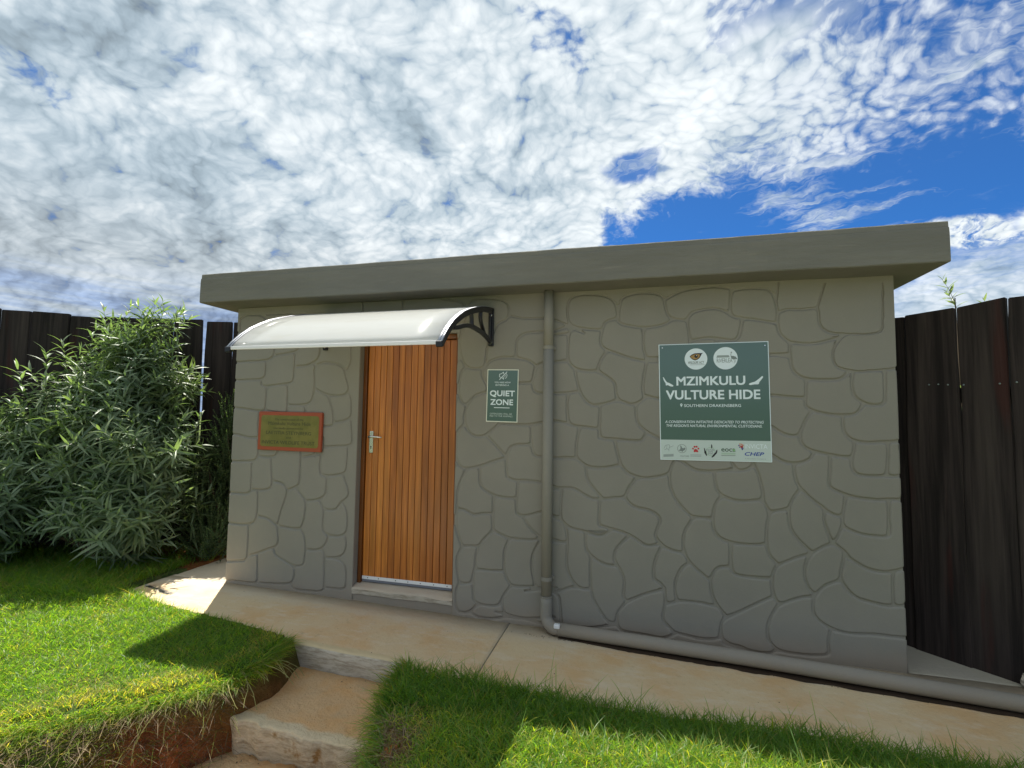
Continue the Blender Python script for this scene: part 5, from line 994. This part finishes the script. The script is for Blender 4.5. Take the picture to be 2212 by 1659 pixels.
# ------------------------------------------------------------------ fences
def fence(name, A, B, planks, thick, label, rails, zb=-.12):
    A, B = Vector(A), Vector(B); d = (B-A).normalized(); nrm = Vector((-d.y, d.x))
    if nrm.dot(Vector((0, -3.6))-A) > 0: nrm = -nrm      # away from the viewer
    root = empty(name, (*(A+d*planks[0][0]), 0), label=label, cat='fence')
    for (a0, a1, b0, b1, h0, h1) in planks:   # top left/right, bottom left/right, heights
        bm = bmesh.new(); off = (0, .011)[planks.index((a0, a1, b0, b1, h0, h1)) % 2]+random.uniform(0, .008); nseg = 9
        L0, L1 = [], []
        for k in range(nseg):
            t = k/(nseg-1); wob = .004*math.sin(t*7+a0*9)+.003*math.sin(t*17+a0*5)
            l, r = (b0-.004)*(1-t)+a0*t+wob, (b1+.004)*(1-t)+a1*t-wob*.5+.003*math.sin(t*11+a1*3)
            zl, zr = zb+(h0-zb)*t, zb+(h1-zb)*t
            L0.append((l, zl)); L1.append((r, zr))
        def P(s_, z, o): q = A+d*s_+nrm*(off+o); return (q.x, q.y, z)
        rows = [[bm.verts.new(P(l[0], l[1], 0)), bm.verts.new(P(r[0], r[1], 0)), bm.verts.new(P(r[0], r[1], thick)), bm.verts.new(P(l[0], l[1], thick))] for l, r in zip(L0, L1)]
        for p, q in zip(rows[:-1], rows[1:]):
            for i in range(4): bm.faces.new((p[i], p[(i+1) % 4], q[(i+1) % 4], q[i]))
        bm.faces.new(rows[0][::-1]); bm.faces.new(rows[-1])
        bmesh.ops.recalc_face_normals(bm, faces=bm.faces)
        ed = [e for e in bm.edges if len(e.link_faces) == 2 and e.calc_face_angle(0) > .6]
        bmesh.ops.bevel(bm, geom=ed, offset=.005, segments=2, affect='EDGES')
        fin('plank', bm, M_FENCE, root)
    s0, s1 = planks[0][0], planks[-1][1]
    for z in rails:
        bm = bmesh.new(); q = [A+d*s_+nrm*o for s_, o in ((s0, thick+.012), (s1, thick+.012), (s1, thick+.062), (s0, thick+.062))]
        lo = [bm.verts.new((p.x, p.y, z)) for p in q]; hi = [bm.verts.new((p.x, p.y, z+.10)) for p in q]
        bm.faces.new(lo[::-1]); bm.faces.new(hi)
        for i in range(4): bm.faces.new((lo[i], lo[(i+1) % 4], hi[(i+1) % 4], hi[i]))
        bmesh.ops.recalc_face_normals(bm, faces=bm.faces); fin('rail', bm, M_FENCE, root)
    return root, A, d, nrm
e_ = [(-3.0, -2.66), (-2.65, -2.33), (-2.31, -1.99), (-1.97, -1.66), (-1.64, -1.33), (-1.31, -.99), (-.98, -.69), (-.67, -.36), (-.345, -.065)]
LP = [(a, b, a-.004, b+.006, 2.56+random.uniform(-.02, .02), 2.56+random.uniform(-.02, .02)) for a, b in e_]
LP += [(-.050, .211, -.06, .224, 2.563, 2.560), (.241, .582, .231, .585, 2.560, 2.549), (.592, .905, .590, .908, 2.530, 2.527), (.914, 1.262, .913, 1.266, 2.540, 2.535), (1.277, 1.588, 1.272, 1.595, 2.545, 2.550), (1.612, 1.901, 1.600, 1.925, 2.544, 2.556), (1.946, 2.213, 1.930, 2.222, 2.536, 2.545), (2.230, 2.53, 2.228, 2.53, 2.54, 2.54), (2.545, 2.86, 2.54, 2.86, 2.55, 2.54)]
fence('left_plank_fence'[5:], (-6.57, -.01), (-4.53, 1.0), LP, .045, 'dark wooden plank fence behind the tall leafy shrub', (1.05, .3))
RP = [(-.62, -.34, -.62, -.33, 2.24, 2.245), (-.325, .043, -.325, .045, 2.248, 2.235), (.049, .322, .040, .326, 2.241, 2.249), (.333, .563, .321, .572, 2.248, 2.272), (.578, .85, .566, .855, 2.262, 2.250), (.858, 1.14, .856, 1.14, 2.25, 2.26), (1.15, 1.42, 1.148, 1.42, 2.26, 2.25), (1.428, 1.72, 1.428, 1.72, 2.25, 2.25), (1.73, 2.02, 1.73, 2.02, 2.25, 2.26)]
fr, A_, d_, n_ = fence('plank_fence', (1.77, .427), (2.145, .055), RP, .045, 'near black plank fence beside the right corner of the hut', (1.62, .25))
for s_, z in ((.175, 1.745), (.225, 1.745), (.275, 1.74), (.355, 1.735), (.525, 1.735), (.60, 1.74), (.80, 1.735)):
    bm = bmesh.new(); q = A_+d_*s_-n_*.002; bmesh.ops.create_uvsphere(bm, u_segments=8, v_segments=5, radius=.0055, matrix=Matrix.Translation((q.x, q.y, z))); fin('nail', bm, M_GREY, fr)
# stone by the fence foot
bm = bmesh.new(); bmesh.ops.create_icosphere(bm, subdivisions=3, radius=.085)
for v in bm.verts: v.co = Vector((v.co.x*1.25, v.co.y, v.co.z*.75))*(1+.35*mn.noise(v.co*9)+.12*mn.noise(v.co*30))+Vector((2.235, -.02, -.01))
fin('rock', bm, M_SILL, None, label='pale brown stone on the path at the foot of the right fence', cat='stone')

# ------------------------------------------------------------------ leaves, sprigs and shrubs
def leaf_strip(base, dirv_, nrm_, length, width, droop, prof=(.35, 1., .72, .0)):
    """curved lance leaf: 4 quads, slightly folded; returns verts, quads"""
    side = dirv_.cross(nrm_).normalized(); V = []; n = len(prof)
    for k, wd in enumerate(prof):
        t = k/(n-1); c = base + dirv_*(length*t) + nrm_*(-droop*length*t*t) ; hw_ = width*.5*wd+.0004
        V += [c-side*hw_+nrm_*(hw_*.35), c, c+side*hw_+nrm_*(hw_*.35)]
    F = []
    for k in range(n-1):
        a = 3*k; F += [(a, a+3, a+4, a+1), (a+1, a+4, a+5, a+2)]
    return V, F
def sprig(seed, H=.34, pairs=7, ll=.135, lw=.021, droop=.5, col=((.085, .135, .060), (.15, .20, .105)), spread=62, tip=True, stemr=.0028):
    r = random.Random(seed); V, F, C = [], [], []
    def addv(vs, fs, c):
        b = len(V); V.extend([tuple(v) for v in vs]); F.extend([tuple(b+i for i in f) for f in fs]); C.extend([c]*len(vs))
    bend = Vector((r.uniform(-.2, .2), r.uniform(-.2, .2), 0))
    def spine(t): return Vector((0, 0, H*t))+bend*(H*t*t)
    for k in range(6):     # stem: square tube
        a, b = spine(k/6), spine((k+1)/6); q = stemr*(1-.6*k/6); q2 = stemr*(1-.6*(k+1)/6)
        vs = [a+Vector((math.cos(x)*q, math.sin(x)*q, 0)) for x in (0, 2.1, 4.2)]+[b+Vector((math.cos(x)*q2, math.sin(x)*q2, 0)) for x in (0, 2.1, 4.2)]
        addv(vs, [(0, 1, 4, 3), (1, 2, 5, 4), (2, 0, 3, 5)], (.16, .17, .09))
    az = r.uniform(0, 6.28)
    for k in range(pairs):
        t = .12+.86*(k/(pairs-1))**.9; az += 1.57+r.uniform(-.3, .3); top = k/(pairs-1)
        for h in (0, math.pi):
            a = az+h+r.uniform(-.25, .25); el = rad(90-spread*(1-.62*top)+r.uniform(-12, 12))
            d = Vector((math.cos(a)*math.cos(el), math.sin(a)*math.cos(el), math.sin(el)))
            s_ = Vector((-math.sin(a), math.cos(a), 0)); nn = d.cross(s_); nn = nn if nn.z > 0 else -nn
            L_ = ll*(1-.45*top)*r.uniform(.75, 1.15); f = r.random()
            c0, c1 = col; c = tuple((c0[i]*(1-f)+c1[i]*f)*(1+.25*top) for i in range(3))
            vs, fs = leaf_strip(spine(t), d, nn, L_, lw*(1-.3*top)*r.uniform(.8, 1.15), droop*r.uniform(.5, 1.3)*(1-.5*top))
            addv(vs, fs, c)
    return np.array(V), F, np.array(C)
def sprig_mesh(name, m, **k):
    V, F, C = sprig(**k); me = np_mesh(name, V, quads=np.array(F), cols=C, smooth=True); me.materials.append(m); return me
def orient(d, roll):
    q = Vector(d).to_track_quat('Z', 'Y'); return q.to_matrix().to_4x4() @ Matrix.Rotation(roll, 4, 'Z')
def merge_sprigs(name, protos, mats, m, parent, **k):
    Vs, Fs, Cs = [], [], []; b = 0
    for i, M in mats:
        V, F, C = protos[i]; Mn = np.array(M); V2 = V@Mn[:3, :3].T+Mn[:3, 3]
        Vs.append(V2); Fs.append(np.array(F)+b); Cs.append(C*rng.uniform(.8, 1.15)); b += len(V)
    me = np_mesh(name, np.concatenate(Vs), quads=np.concatenate(Fs), cols=np.concatenate(Cs), smooth=True); me.materials.append(m)
    return link(name, me, parent, **k)
def onray(u, v, D):
    r_ = R_*((u-1106)/1050)-U_*((v-829.5)/1050)+F_; return Vector((0, -3.6, 1.5))+r_*D
def shrub(name, loc, lobes, label, nbranch, ninner, kw, mname, seed, nproto=6, up=.55, scale=(.8, 1.25), stems=9, clumps=0):
    r = random.Random(seed); root = empty(name, loc, label=label, cat='shrub')
    ms = [sprig_mesh('branch_mesh', mname, seed=seed+i, **kw) for i in range(nproto)]; arr = [sprig(seed=seed+i, **kw) for i in range(nproto)]
    tot = [l[3]*l[4] for l in lobes]
    def sample(shell):
        while True:
            c = r.choices(lobes, tot)[0]; cx_, cy_, cz_, rx, rz, ry = c[0], c[1], c[2], c[3], c[4], c[5]
            d = Vector((r.gauss(0, 1), r.gauss(0, 1), r.gauss(0, 1))).normalized(); k_ = r.uniform(.86, 1.03) if shell else r.uniform(.35, .88)
            p = Vector((cx_+d.x*rx*k_, cy_+d.y*ry*k_, cz_+d.z*rz*k_))
            if p.z < .06: continue
            if shell and any(((p.x-l[0])/l[3])**2+((p.y-l[1])/l[5])**2+((p.z-l[2])/l[4])**2 < .62 for l in lobes if l is not c): continue
            return p, Vector((d.x, d.y, d.z*.6))
    outer = []
    if clumps:
        cs = []
        while len(cs) < clumps:
            q_ = sample(True)
            if q_[0].z < (.85 if q_[0].x < -4.8 else .5) and r.random() < .9: continue
            cs.append(q_)
        for tx, ty, D_ in ((265, 655, 5.05), (300, 672, 5.1), (322, 700, 5.1), (150, 738, 4.95), (105, 765, 4.9), (190, 705, 5.1), (236, 672, 5.1), (352, 745, 5.1), (28, 850, 4.8), (385, 850, 5.05), (412, 905, 5.0), (430, 985, 4.95), (60, 800, 4.85)):
            tp = onray(tx, ty, D_); dn = Vector((r.uniform(-.12, .12), r.uniform(-.12, .12), 1))
            for kk in range(4):
                outer.append((tp-Vector((0, 0, .20+.17*kk))+Vector((r.gauss(0, .035*kk), r.gauss(0, .03*kk), 0)), dn if kk == 0 else dn+Vector((r.gauss(0, .5), r.gauss(0, .4), 0))))

        while len(outer) < nbranch*1.7:
            c_, dc = r.choice(cs); d = (dc.normalized()+Vector((r.gauss(0, .55), r.gauss(0, .55), r.gauss(.1, .45)))).normalized()
            outer.append((c_-dc.normalized()*.16+d*r.uniform(.10, .30), d))
    while len(outer) < nbranch*(1.7 if clumps else 3):
        p, d = sample(True); outer.append((p, d))
    # those nearest the viewer become parts of their own
    outer.sort(key=lambda q: (q[0]-Vector((0, -3.6, 1.5))).length+.25*r.random())
    def M_(p, d):
        dd = d.normalized() if d.z > .9 else (d+Vector((r.uniform(-.35, .35), r.uniform(-.35, .35), up+r.uniform(-.25, .35)))).normalized(); s_ = r.uniform(*scale)
        return Matrix.Translation(p-dd*kw.get('H', .34)*.55*s_) @ orient(dd, r.uniform(0, 6.28)) @ Matrix.Scale(s_, 4)
    for p, d in outer[:nbranch]:
        o = bpy.data.objects.new('leafy_branch', ms[r.randrange(nproto)]); COL.objects.link(o); o.parent = root
        o.matrix_parent_inverse = mw(root).inverted(); o.matrix_basis = M_(p, d)
    rest = [(r.randrange(nproto), M_(p, d)) for p, d in outer[nbranch:]]+[(r.randrange(nproto), M_(*sample(False))) for _ in range(ninner)]
    merge_sprigs('foliage', arr, rest, mname, root, kind='stuff')
    for k in range(stems):
        l = lobes[k % len(lobes)]; bm = bmesh.new(); t_ = Vector((l[0]+r.uniform(-.3, .3)*l[3], l[1]+r.uniform(-.3, .3)*l[5], l[2]+l[4]*r.uniform(.1, .75)))
        b_ = Vector((loc[0]+r.uniform(-.2, .2), loc[1]+r.uniform(-.1, .1), -.05)); pts = [b_.lerp(t_, q/5)+Vector((r.uniform(-.03, .03), r.uniform(-.03, .03), 0)) for q in range(6)]
        tube(bm, pts, [.020-.0028*q for q in range(6)], 7); fin('stem', bm, M_BARK, root, smooth=True)
    return root
KW = dict(H=.40, pairs=8, ll=.21, lw=.027, droop=.85, spread=72, col=((.115, .165, .085), (.21, .26, .145)))
shrub('tall_leafy_shrub', (-5.05, .12, 0),
      [(-4.98, .28, 1.72, .27, .72, .30), (-4.98, .20, 1.05, .50, .85, .42), (-5.52, .06, 1.30, .26, .55, .30), (-5.85, -.05, .85, .40, .72, .38), (-4.62, .16, .98, .28, .62, .32), (-5.28, .0, .62, .46, .46, .32), (-6.35, -.30, .80, .40, .72, .40), (-4.70, -.02, .48, .36, .44, .28), (-5.85, -.40, .46, .42, .46, .32), (-6.95, -.55, .95, .5, .9, .4)],
      'tall grey green shrub with long narrow leaves left of the hut', 300, 900, KW, M_LEAF, 101, clumps=46, stems=14)
KW2 = dict(H=.30, pairs=14, ll=.036, lw=.012, droop=.2, col=((.050, .090, .036), (.120, .180, .075)), spread=60, stemr=.002)
shrub('small_leaved_shrub', (-4.28, .72, 0), [(-4.30, .74, .75, .22, .85, .2), (-4.12, .86, 1.05, .13, .88, .14), (-4.44, .55, .55, .2, .6, .2), (-4.22, .46, .22, .28, .25, .2)],
      'dark shrub with small leaves squeezed between the tall shrub and the hut', 150, 420, KW2, M_LEAF2, 301, up=1.2, scale=(.7, 1.2), stems=6)
# sprig rising behind the right fence
root = empty('shrub_behind_fence', (2.35, .55, 0), label='thin leafy shrub rising behind the right fence', cat='shrub')
KW3 = dict(H=.26, pairs=6, ll=.135, lw=.030, droop=.25, col=((.16, .20, .14), (.22, .26, .18)), spread=70)
tipp = onray(2062, 628, 4.05)
bm = bmesh.new(); tube(bm, [(2.35, .55, -.05), (2.28, .50, .8), (tipp.x+.02, tipp.y+.02, 1.7), tuple(tipp-Vector((0, 0, .06)))], [.012, .010, .007, .004], 7); fin('stem', bm, M_BARK, root, smooth=True)
r3 = random.Random(5); ms = [sprig_mesh('branch_mesh', M_LEAF, seed=500+i, **KW3) for i in range(3)]
for k in range(34):
    if k == 0: p, d = tipp-Vector((0, 0, .14)), Vector((-.12, 0, 1))
    elif k == 1: p, d = onray(2120, 655, 4.1)-Vector((0, 0, .22)), Vector((.05, 0, 1))
    elif k == 2: p, d = tipp-Vector((-.03, 0, .20)), Vector((-.35, 0, 1))
    else:
        t = (k-2)/32; p = Vector((2.30+r3.uniform(-.22, .55), .45+r3.uniform(-.1, .3), .5+1.38*t)); d = Vector((r3.uniform(-.6, .6), r3.uniform(-.3, .3), .5))
    o = bpy.data.objects.new('leafy_branch', ms[k % 3]); COL.objects.link(o); o.parent = root; o.matrix_parent_inverse = mw(root).inverted()
    o.matrix_basis = Matrix.Translation(p) @ orient(d, r3.uniform(0, 6)) @ Matrix.Scale(.95 if k < 2 else .8, 4)

# ------------------------------------------------------------------ grass
CAMP = np.array([0, -3.6])
def blades(name, X, Y, h, wid, bend, droop, ang, C, m, **k):
    n = len(X); Z, _ = terrain(X, Y); Z = Z-.006
    base = np.stack([X, Y, Z], -1); dh = np.stack([np.cos(ang), np.sin(ang), np.zeros(n)], -1)
    roll = rng.uniform(0, np.pi, n); sd = np.stack([np.cos(roll), np.sin(roll), np.zeros(n)], -1)
    rows = []
    for t, wt in ((0, .8), (.38, 1.), (.74, .72)):
        c = base+dh*(bend*h*t**1.6)[:, None]; c[:, 2] += h*(t-droop*t*t)
        rows += [c-sd*(wid*wt/2)[:, None], c+sd*(wid*wt/2)[:, None]]
    c = base+dh*(bend*h)[:, None]; c[:, 2] += h*(1-droop); rows.append(c)
    V = np.stack(rows, 1).reshape(-1, 3); b = (np.arange(n)*7)[:, None]
    Qd = np.concatenate([b+np.array([0, 1, 3, 2]), b+np.array([2, 3, 5, 4])]); T = b+np.array([4, 5, 6])
    me = np_mesh(name, V, tris=T, quads=Qd, cols=np.repeat(C, 7, 0)); me.materials.append(m)
    return link(name, me, **k)
def gcol(n, yellow, straw):
    f = rng.rand(n, 1); g = np.array([.068, .140, .032])*(1-f)+np.array([.145, .240, .046])*f
    y = np.array([.22, .27, .040]); s_ = np.array([.34, .27, .12])
    u = rng.rand(n); C = g.copy(); C = np.where((u < yellow)[:, None], y*rng.uniform(.8, 1.1, (n, 1)), C)
    return np.where((rng.rand(n) < straw)[:, None], s_*rng.uniform(.6, 1.1, (n, 1)), C)
def clump(X, Y, f=3.): return np.clip(.5+.5*wav(X, Y, f, 2.3)+.25*wav(X, Y, f*3.1, .7), 0, 1)
def fill(x0, x1, y0, y1, dens):
    n = int((x1-x0)*(y1-y0)*dens); return rng.uniform(x0, x1, n), rng.uniform(y0, y1, n)
# left lawn: short
X, Y = fill(-6.6, -2.1, -2.3, .3, 15000)
ok = in_poly(X, Y, LPOLY) & (Y < np.where(X < -4.2, .6, yfront(X)-.015)) & ~((X > -4.25) & (Y > -.34))
ok &= (rng.rand(len(X)) < np.interp(np.hypot(X, Y+3.6), [2, 4, 6, 8], [1, .9, .6, .4]))
ok &= ~((np.hypot((X+2.62)/.15, (Y+1.74)/.08) < 1) & (rng.rand(len(X)) < .8))
X, Y = X[ok], Y[ok]; n = len(X); dB = pl_dist(X, Y, LB); cl = clump(X, Y)
h = (.022+.022*rng.rand(n)+.020*cl)*np.where((Y > -.7) & (X < -3.5), 1.7, 1.)*np.where(dB < .10, 1.25, 1)
C = gcol(n, .16, .05); nb = (dB < .20) & (X < -2.3); C = np.where((nb & (rng.rand(n) < .40))[:, None], np.array([.36, .31, .11])*rng.uniform(.7, 1.1, (n, 1)), C)
pat = np.clip(clump(X, Y, 4.7)-.55, 0, 1)*1.5; C = np.where((rng.rand(n) < pat*.35)[:, None], np.array([.30, .25, .11]), C)
blades('grass', X, Y, h, rng.uniform(.0026, .0046, n), rng.uniform(.3, 1.5, n), rng.uniform(.0, .45, n), rng.uniform(0, 6.28, n), C, M_GRASS, kind='stuff', label='short bright lawn grass left of the steps', cat='grass')
# right lawn: longer
X, Y = fill(-1.5, 3.6, -2.4, -.80, 13500)
ok = in_poly(X, Y, RPOLY) & (Y < yfront(X)-.0) & ~((np.hypot((X+1.17)/.15, (Y+1.50)/.13) < 1) & (rng.rand(len(X)) < .88))
X, Y = X[ok], Y[ok]; n = len(X); cl = clump(X, Y, 2.6)
h = .045+.045*rng.rand(n)+.045*cl*rng.rand(n)+np.where((rng.rand(n) < .012), .08, 0)+np.clip((X+.2)*.012, 0, .03)
h *= np.interp(Y, [-1.9, -1.3, -1.0], [.75, .95, 1.1])
near = (X < -.95) & (Y < -1.2); h = np.where(near, h*.6, h)
C = gcol(n, .10, .035); lit = Y < -1.22; C = np.where((lit & (rng.rand(n) < .22))[:, None], np.array([.25, .25, .06]), C)  # more yellow blades past the roof's shadow edge: sunlight put into colour
C = np.where((near & (rng.rand(n) < .22))[:, None], np.array([.33, .27, .12]), C)
blades('grass', X, Y, h, rng.uniform(.0030, .0052, n), rng.uniform(.25, 1.3, n), rng.uniform(.05, .55, n), rng.uniform(0, 6.28, n), C, M_GRASS, kind='stuff', label='longer green grass along the path right of the steps', cat='grass')
# overhanging fringes along both brinks
def fringe(pts, n, out, L0, L1, straw, nm, lab):
    seg = [math.dist(a, b) for a, b in zip(pts[:-1], pts[1:])]; cum_ = np.cumsum([0]+seg); s_ = rng.uniform(0, cum_[-1], n)
    X = np.interp(s_, cum_, [p[0] for p in pts]); Y = np.interp(s_, cum_, [p[1] for p in pts])
    dX = np.interp(s_+.02, cum_, [p[0] for p in pts])-np.interp(s_-.02, cum_, [p[0] for p in pts]); dY = np.interp(s_+.02, cum_, [p[1] for p in pts])-np.interp(s_-.02, cum_, [p[1] for p in pts])
    a = np.arctan2(dY, dX)+out; X = X-np.cos(a)*rng.uniform(-.02, .06, n); Y = Y-np.sin(a)*rng.uniform(-.02, .06, n)
    C = gcol(n, .2, straw)
    return blades(nm, X, Y, rng.uniform(L0, L1, n), rng.uniform(.003, .005, n), rng.uniform(.6, 1.5, n), rng.uniform(.2, 1.15, n), a+rng.normal(0, .7, n), C, M_GRASS, kind='stuff', label=lab, cat='grass')
fringe(LB[1:13], 8500, math.pi/2, .04, .11, .16, 'grass', 'grass fringe hanging over the edge of the left bank')
fringe(RB[:9], 2600, -math.pi/2, .05, .12, .14, 'grass', 'grass fringe hanging over the edge of the steps on the right')
X, Y = fill(-6.0, -2.12, -3.3, -1.42, 13000); dB = pl_dist(X, Y, LB)
ok = ~in_poly(X, Y, LPOLY) & (dB < 1.3) & ~((np.hypot((X+2.34)/.17, (Y+1.52)/.26) < 1+.35*(rng.rand(len(X))-.5)) & (rng.rand(len(X)) < .93)) & ~((X > -2.45) & (Y < -1.95)) & (X+2.3 < -.35*(-1.6-Y)+.1)
X, Y = X[ok], Y[ok]; n = len(X); C = gcol(n, .34, .30)
blades('grass', X, Y, rng.uniform(.04, .11, n), rng.uniform(.0028, .0048, n), rng.uniform(.5, 1.7, n), rng.uniform(.2, .9, n), rng.uniform(0, 6.28, n), C, M_GRASS, kind='stuff', label='yellowing grass growing down the left bank', cat='grass')
# long stray grass at the shrub foot
X, Y = fill(-6.4, -3.75, -.60, .75, 900); ok = ~((X > -4.2) & (Y > -.5)) | (Y > .35); X, Y = X[ok], Y[ok]; n = len(X)
blades('grass', X, Y, rng.uniform(.07, .20, n), rng.uniform(.003, .005, n), rng.uniform(.3, 1.2, n), rng.uniform(.05, .6, n), rng.uniform(0, 6.28, n), gcol(n, .05, .05), M_GRASS, kind='stuff', label='long dark grass under the tall shrub', cat='grass')
# lawn outside the picture, coarser
X, Y = fill(-9, 8, -9, -1.9, 800); ok = (in_poly(X, Y, LPOLY) | in_poly(X, Y, RPOLY)) & ~((X > -6.6) & (X < 3.6) & (Y > -2.35)); X, Y = X[ok], Y[ok]; n = len(X)
blades('grass', X, Y, rng.uniform(.05, .10, n), rng.uniform(.008, .014, n), rng.uniform(.5, 1.6, n), rng.uniform(.1, .6, n), rng.uniform(0, 6.28, n), gcol(n, .12, .05), M_GRASS, kind='stuff', label='lawn grass behind and around the viewer', cat='grass')
# dead matted straw on the banks
n = 12000; k1 = rng.rand(n) < .76
sx = np.where(k1, rng.uniform(-3.6, -2.18, n), rng.uniform(-1.42, -1.0, n)); sy = np.where(k1, np.interp(-sx, [-p[0] for p in LB[::1]][4:], [p[1] for p in LB][4:])-rng.uniform(-.05, .42, n)*np.interp(sx, [-3, -2.3], [1, .35]), rng.uniform(-1.85, -1.32, n))
u = rng.rand(n, 1); C = np.array([.30, .235, .14])*(1-u)+np.array([.13, .085, .06])*u; C = np.where(rng.rand(n, 1) < .28, np.array([.15, .17, .035]), C)
blades('dry_grass', sx, sy, rng.uniform(.03, .11, n), rng.uniform(.0022, .0042, n), rng.uniform(.8, 2.2, n), rng.uniform(.6, 1.35, n), rng.uniform(0, 6.28, n), C, M_STRAW, kind='stuff', label='matted dry grass on the red soil banks beside the steps', cat='grass')
# creeping runners hanging from the brink
bm = bmesh.new(); rr = random.Random(12)
def runner(x, y, a, L, rise=.02, side=0):
    z = float(terrain(np.array([x]), np.array([y]))[0][0])+rise; p = Vector((x, y, z)); pts = [p.copy()]; pitch = rr.uniform(-.2, .3)
    for k in range(int(L/.022)):
        a += rr.gauss(0, .16); pitch -= rr.uniform(.02, .16)
        p = p+Vector((math.cos(a)*math.cos(pitch), math.sin(a)*math.cos(pitch), math.sin(pitch)))*.022
        g_ = float(terrain(np.array([p.x]), np.array([p.y]))[0][0])+.006
        if -2.36 < p.x < -1.2 and -1.33 < p.y < -.7: g_ = max(g_, -.165)
        if p.z < g_: p.z = g_; pitch = .0
        pts.append(p.copy())
    tube(bm, pts, [.0024*(1-.4*k/len(pts)) for k in range(len(pts))], 5)
    for q in pts[1:-1:2]:
        b = rr.uniform(0, 6.28); e1_ = q+Vector((math.cos(b), math.sin(b), .6))*rr.uniform(.012, .03); vs = [bm.verts.new(c) for c in (q-Vector((0, 0, .002)), q+Vector((0, 0, .002)), e1_)]; bm.faces.new(vs)
for k in range(46):
    i = rr.randrange(2, 12); t = rr.random(); a_, b_ = Vector(LB[i]), Vector(LB[i+1]); q = a_.lerp(b_, t); dd = (b_-a_).normalized()
    runner(q.x-.03, q.y+.02, math.atan2(dd.y, dd.x)+math.pi/2+rr.gauss(0, .5), rr.uniform(.10, .32))
for k in range(16):
    i = rr.randrange(1, 6); t = rr.random(); a_, b_ = Vector(RB[i]), Vector(RB[i+1]); q = a_.lerp(b_, t); dd = (b_-a_).normalized()
    runner(q.x+.03, q.y, math.atan2(dd.y, dd.x)-math.pi/2+rr.gauss(0, .5), rr.uniform(.08, .22))
me = bpy.data.meshes.new('grass_runners'); bm.to_mesh(me); bm.free()
at = me.color_attributes.new('tint', 'FLOAT_COLOR', 'POINT'); c4 = np.ones((len(me.vertices), 4), np.float32); c4[:, :3] = (.34, .33, .13); at.data.foreach_set('color', c4.ravel())
me.materials.append(M_STRAW); link('grass_runners', me, kind='stuff', label='pale creeping grass runners hanging over the bank edges', cat='grass')
# dark strip painted as the contact shadow under the ground pipe
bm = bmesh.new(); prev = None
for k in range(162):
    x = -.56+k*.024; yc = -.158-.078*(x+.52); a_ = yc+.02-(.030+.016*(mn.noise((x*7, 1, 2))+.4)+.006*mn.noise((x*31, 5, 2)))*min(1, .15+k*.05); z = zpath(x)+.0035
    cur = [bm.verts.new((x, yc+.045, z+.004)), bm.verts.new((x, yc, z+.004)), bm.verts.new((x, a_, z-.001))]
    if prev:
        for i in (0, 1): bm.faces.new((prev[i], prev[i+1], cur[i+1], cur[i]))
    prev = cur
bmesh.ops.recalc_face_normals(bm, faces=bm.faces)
fin('pipe_shadow_strip', bm, simple('painted_shadow_dark', (.045, .030, .020), .95, spec=.1), path)
# crumbs of soil and grit along the foot of the pipe and on the steps
bm = bmesh.new()
for k in range(300):
    if k < 230: x = rr.uniform(-.9, 2.6); y = -.163-.078*(x+.52)+rr.gauss(0, .006); z = zpath(x)
    elif k < 262: x = rr.uniform(-3.9, 3.); y = rr.uniform(-.75, -.02); z = zpath(x)
    else: x = rr.uniform(-2.2, -1.4); y = rr.choice((-.79, -1.35))+rr.gauss(0, .035); z = -.176 if y > -1.3 else -.345
    if y > -.01: continue
    s_ = rr.uniform(.0012, .0035)
    bmesh.ops.create_icosphere(bm, subdivisions=1, radius=s_, matrix=Matrix.Translation((x, y, z+s_*.4)) @ Matrix.Rotation(rr.uniform(0, 6), 4, 'Z') @ Matrix.Diagonal((1.4, 1, .6, 1)))
fin('grit', bm, M_BARK, None, kind='stuff', label='dark crumbs of soil along the ground pipe and the steps', cat='grit')
print('OBJECTS', len(bpy.data.objects), 'TRIS', sum(len(m.loops)-2*len(m.polygons) for m in bpy.data.meshes))
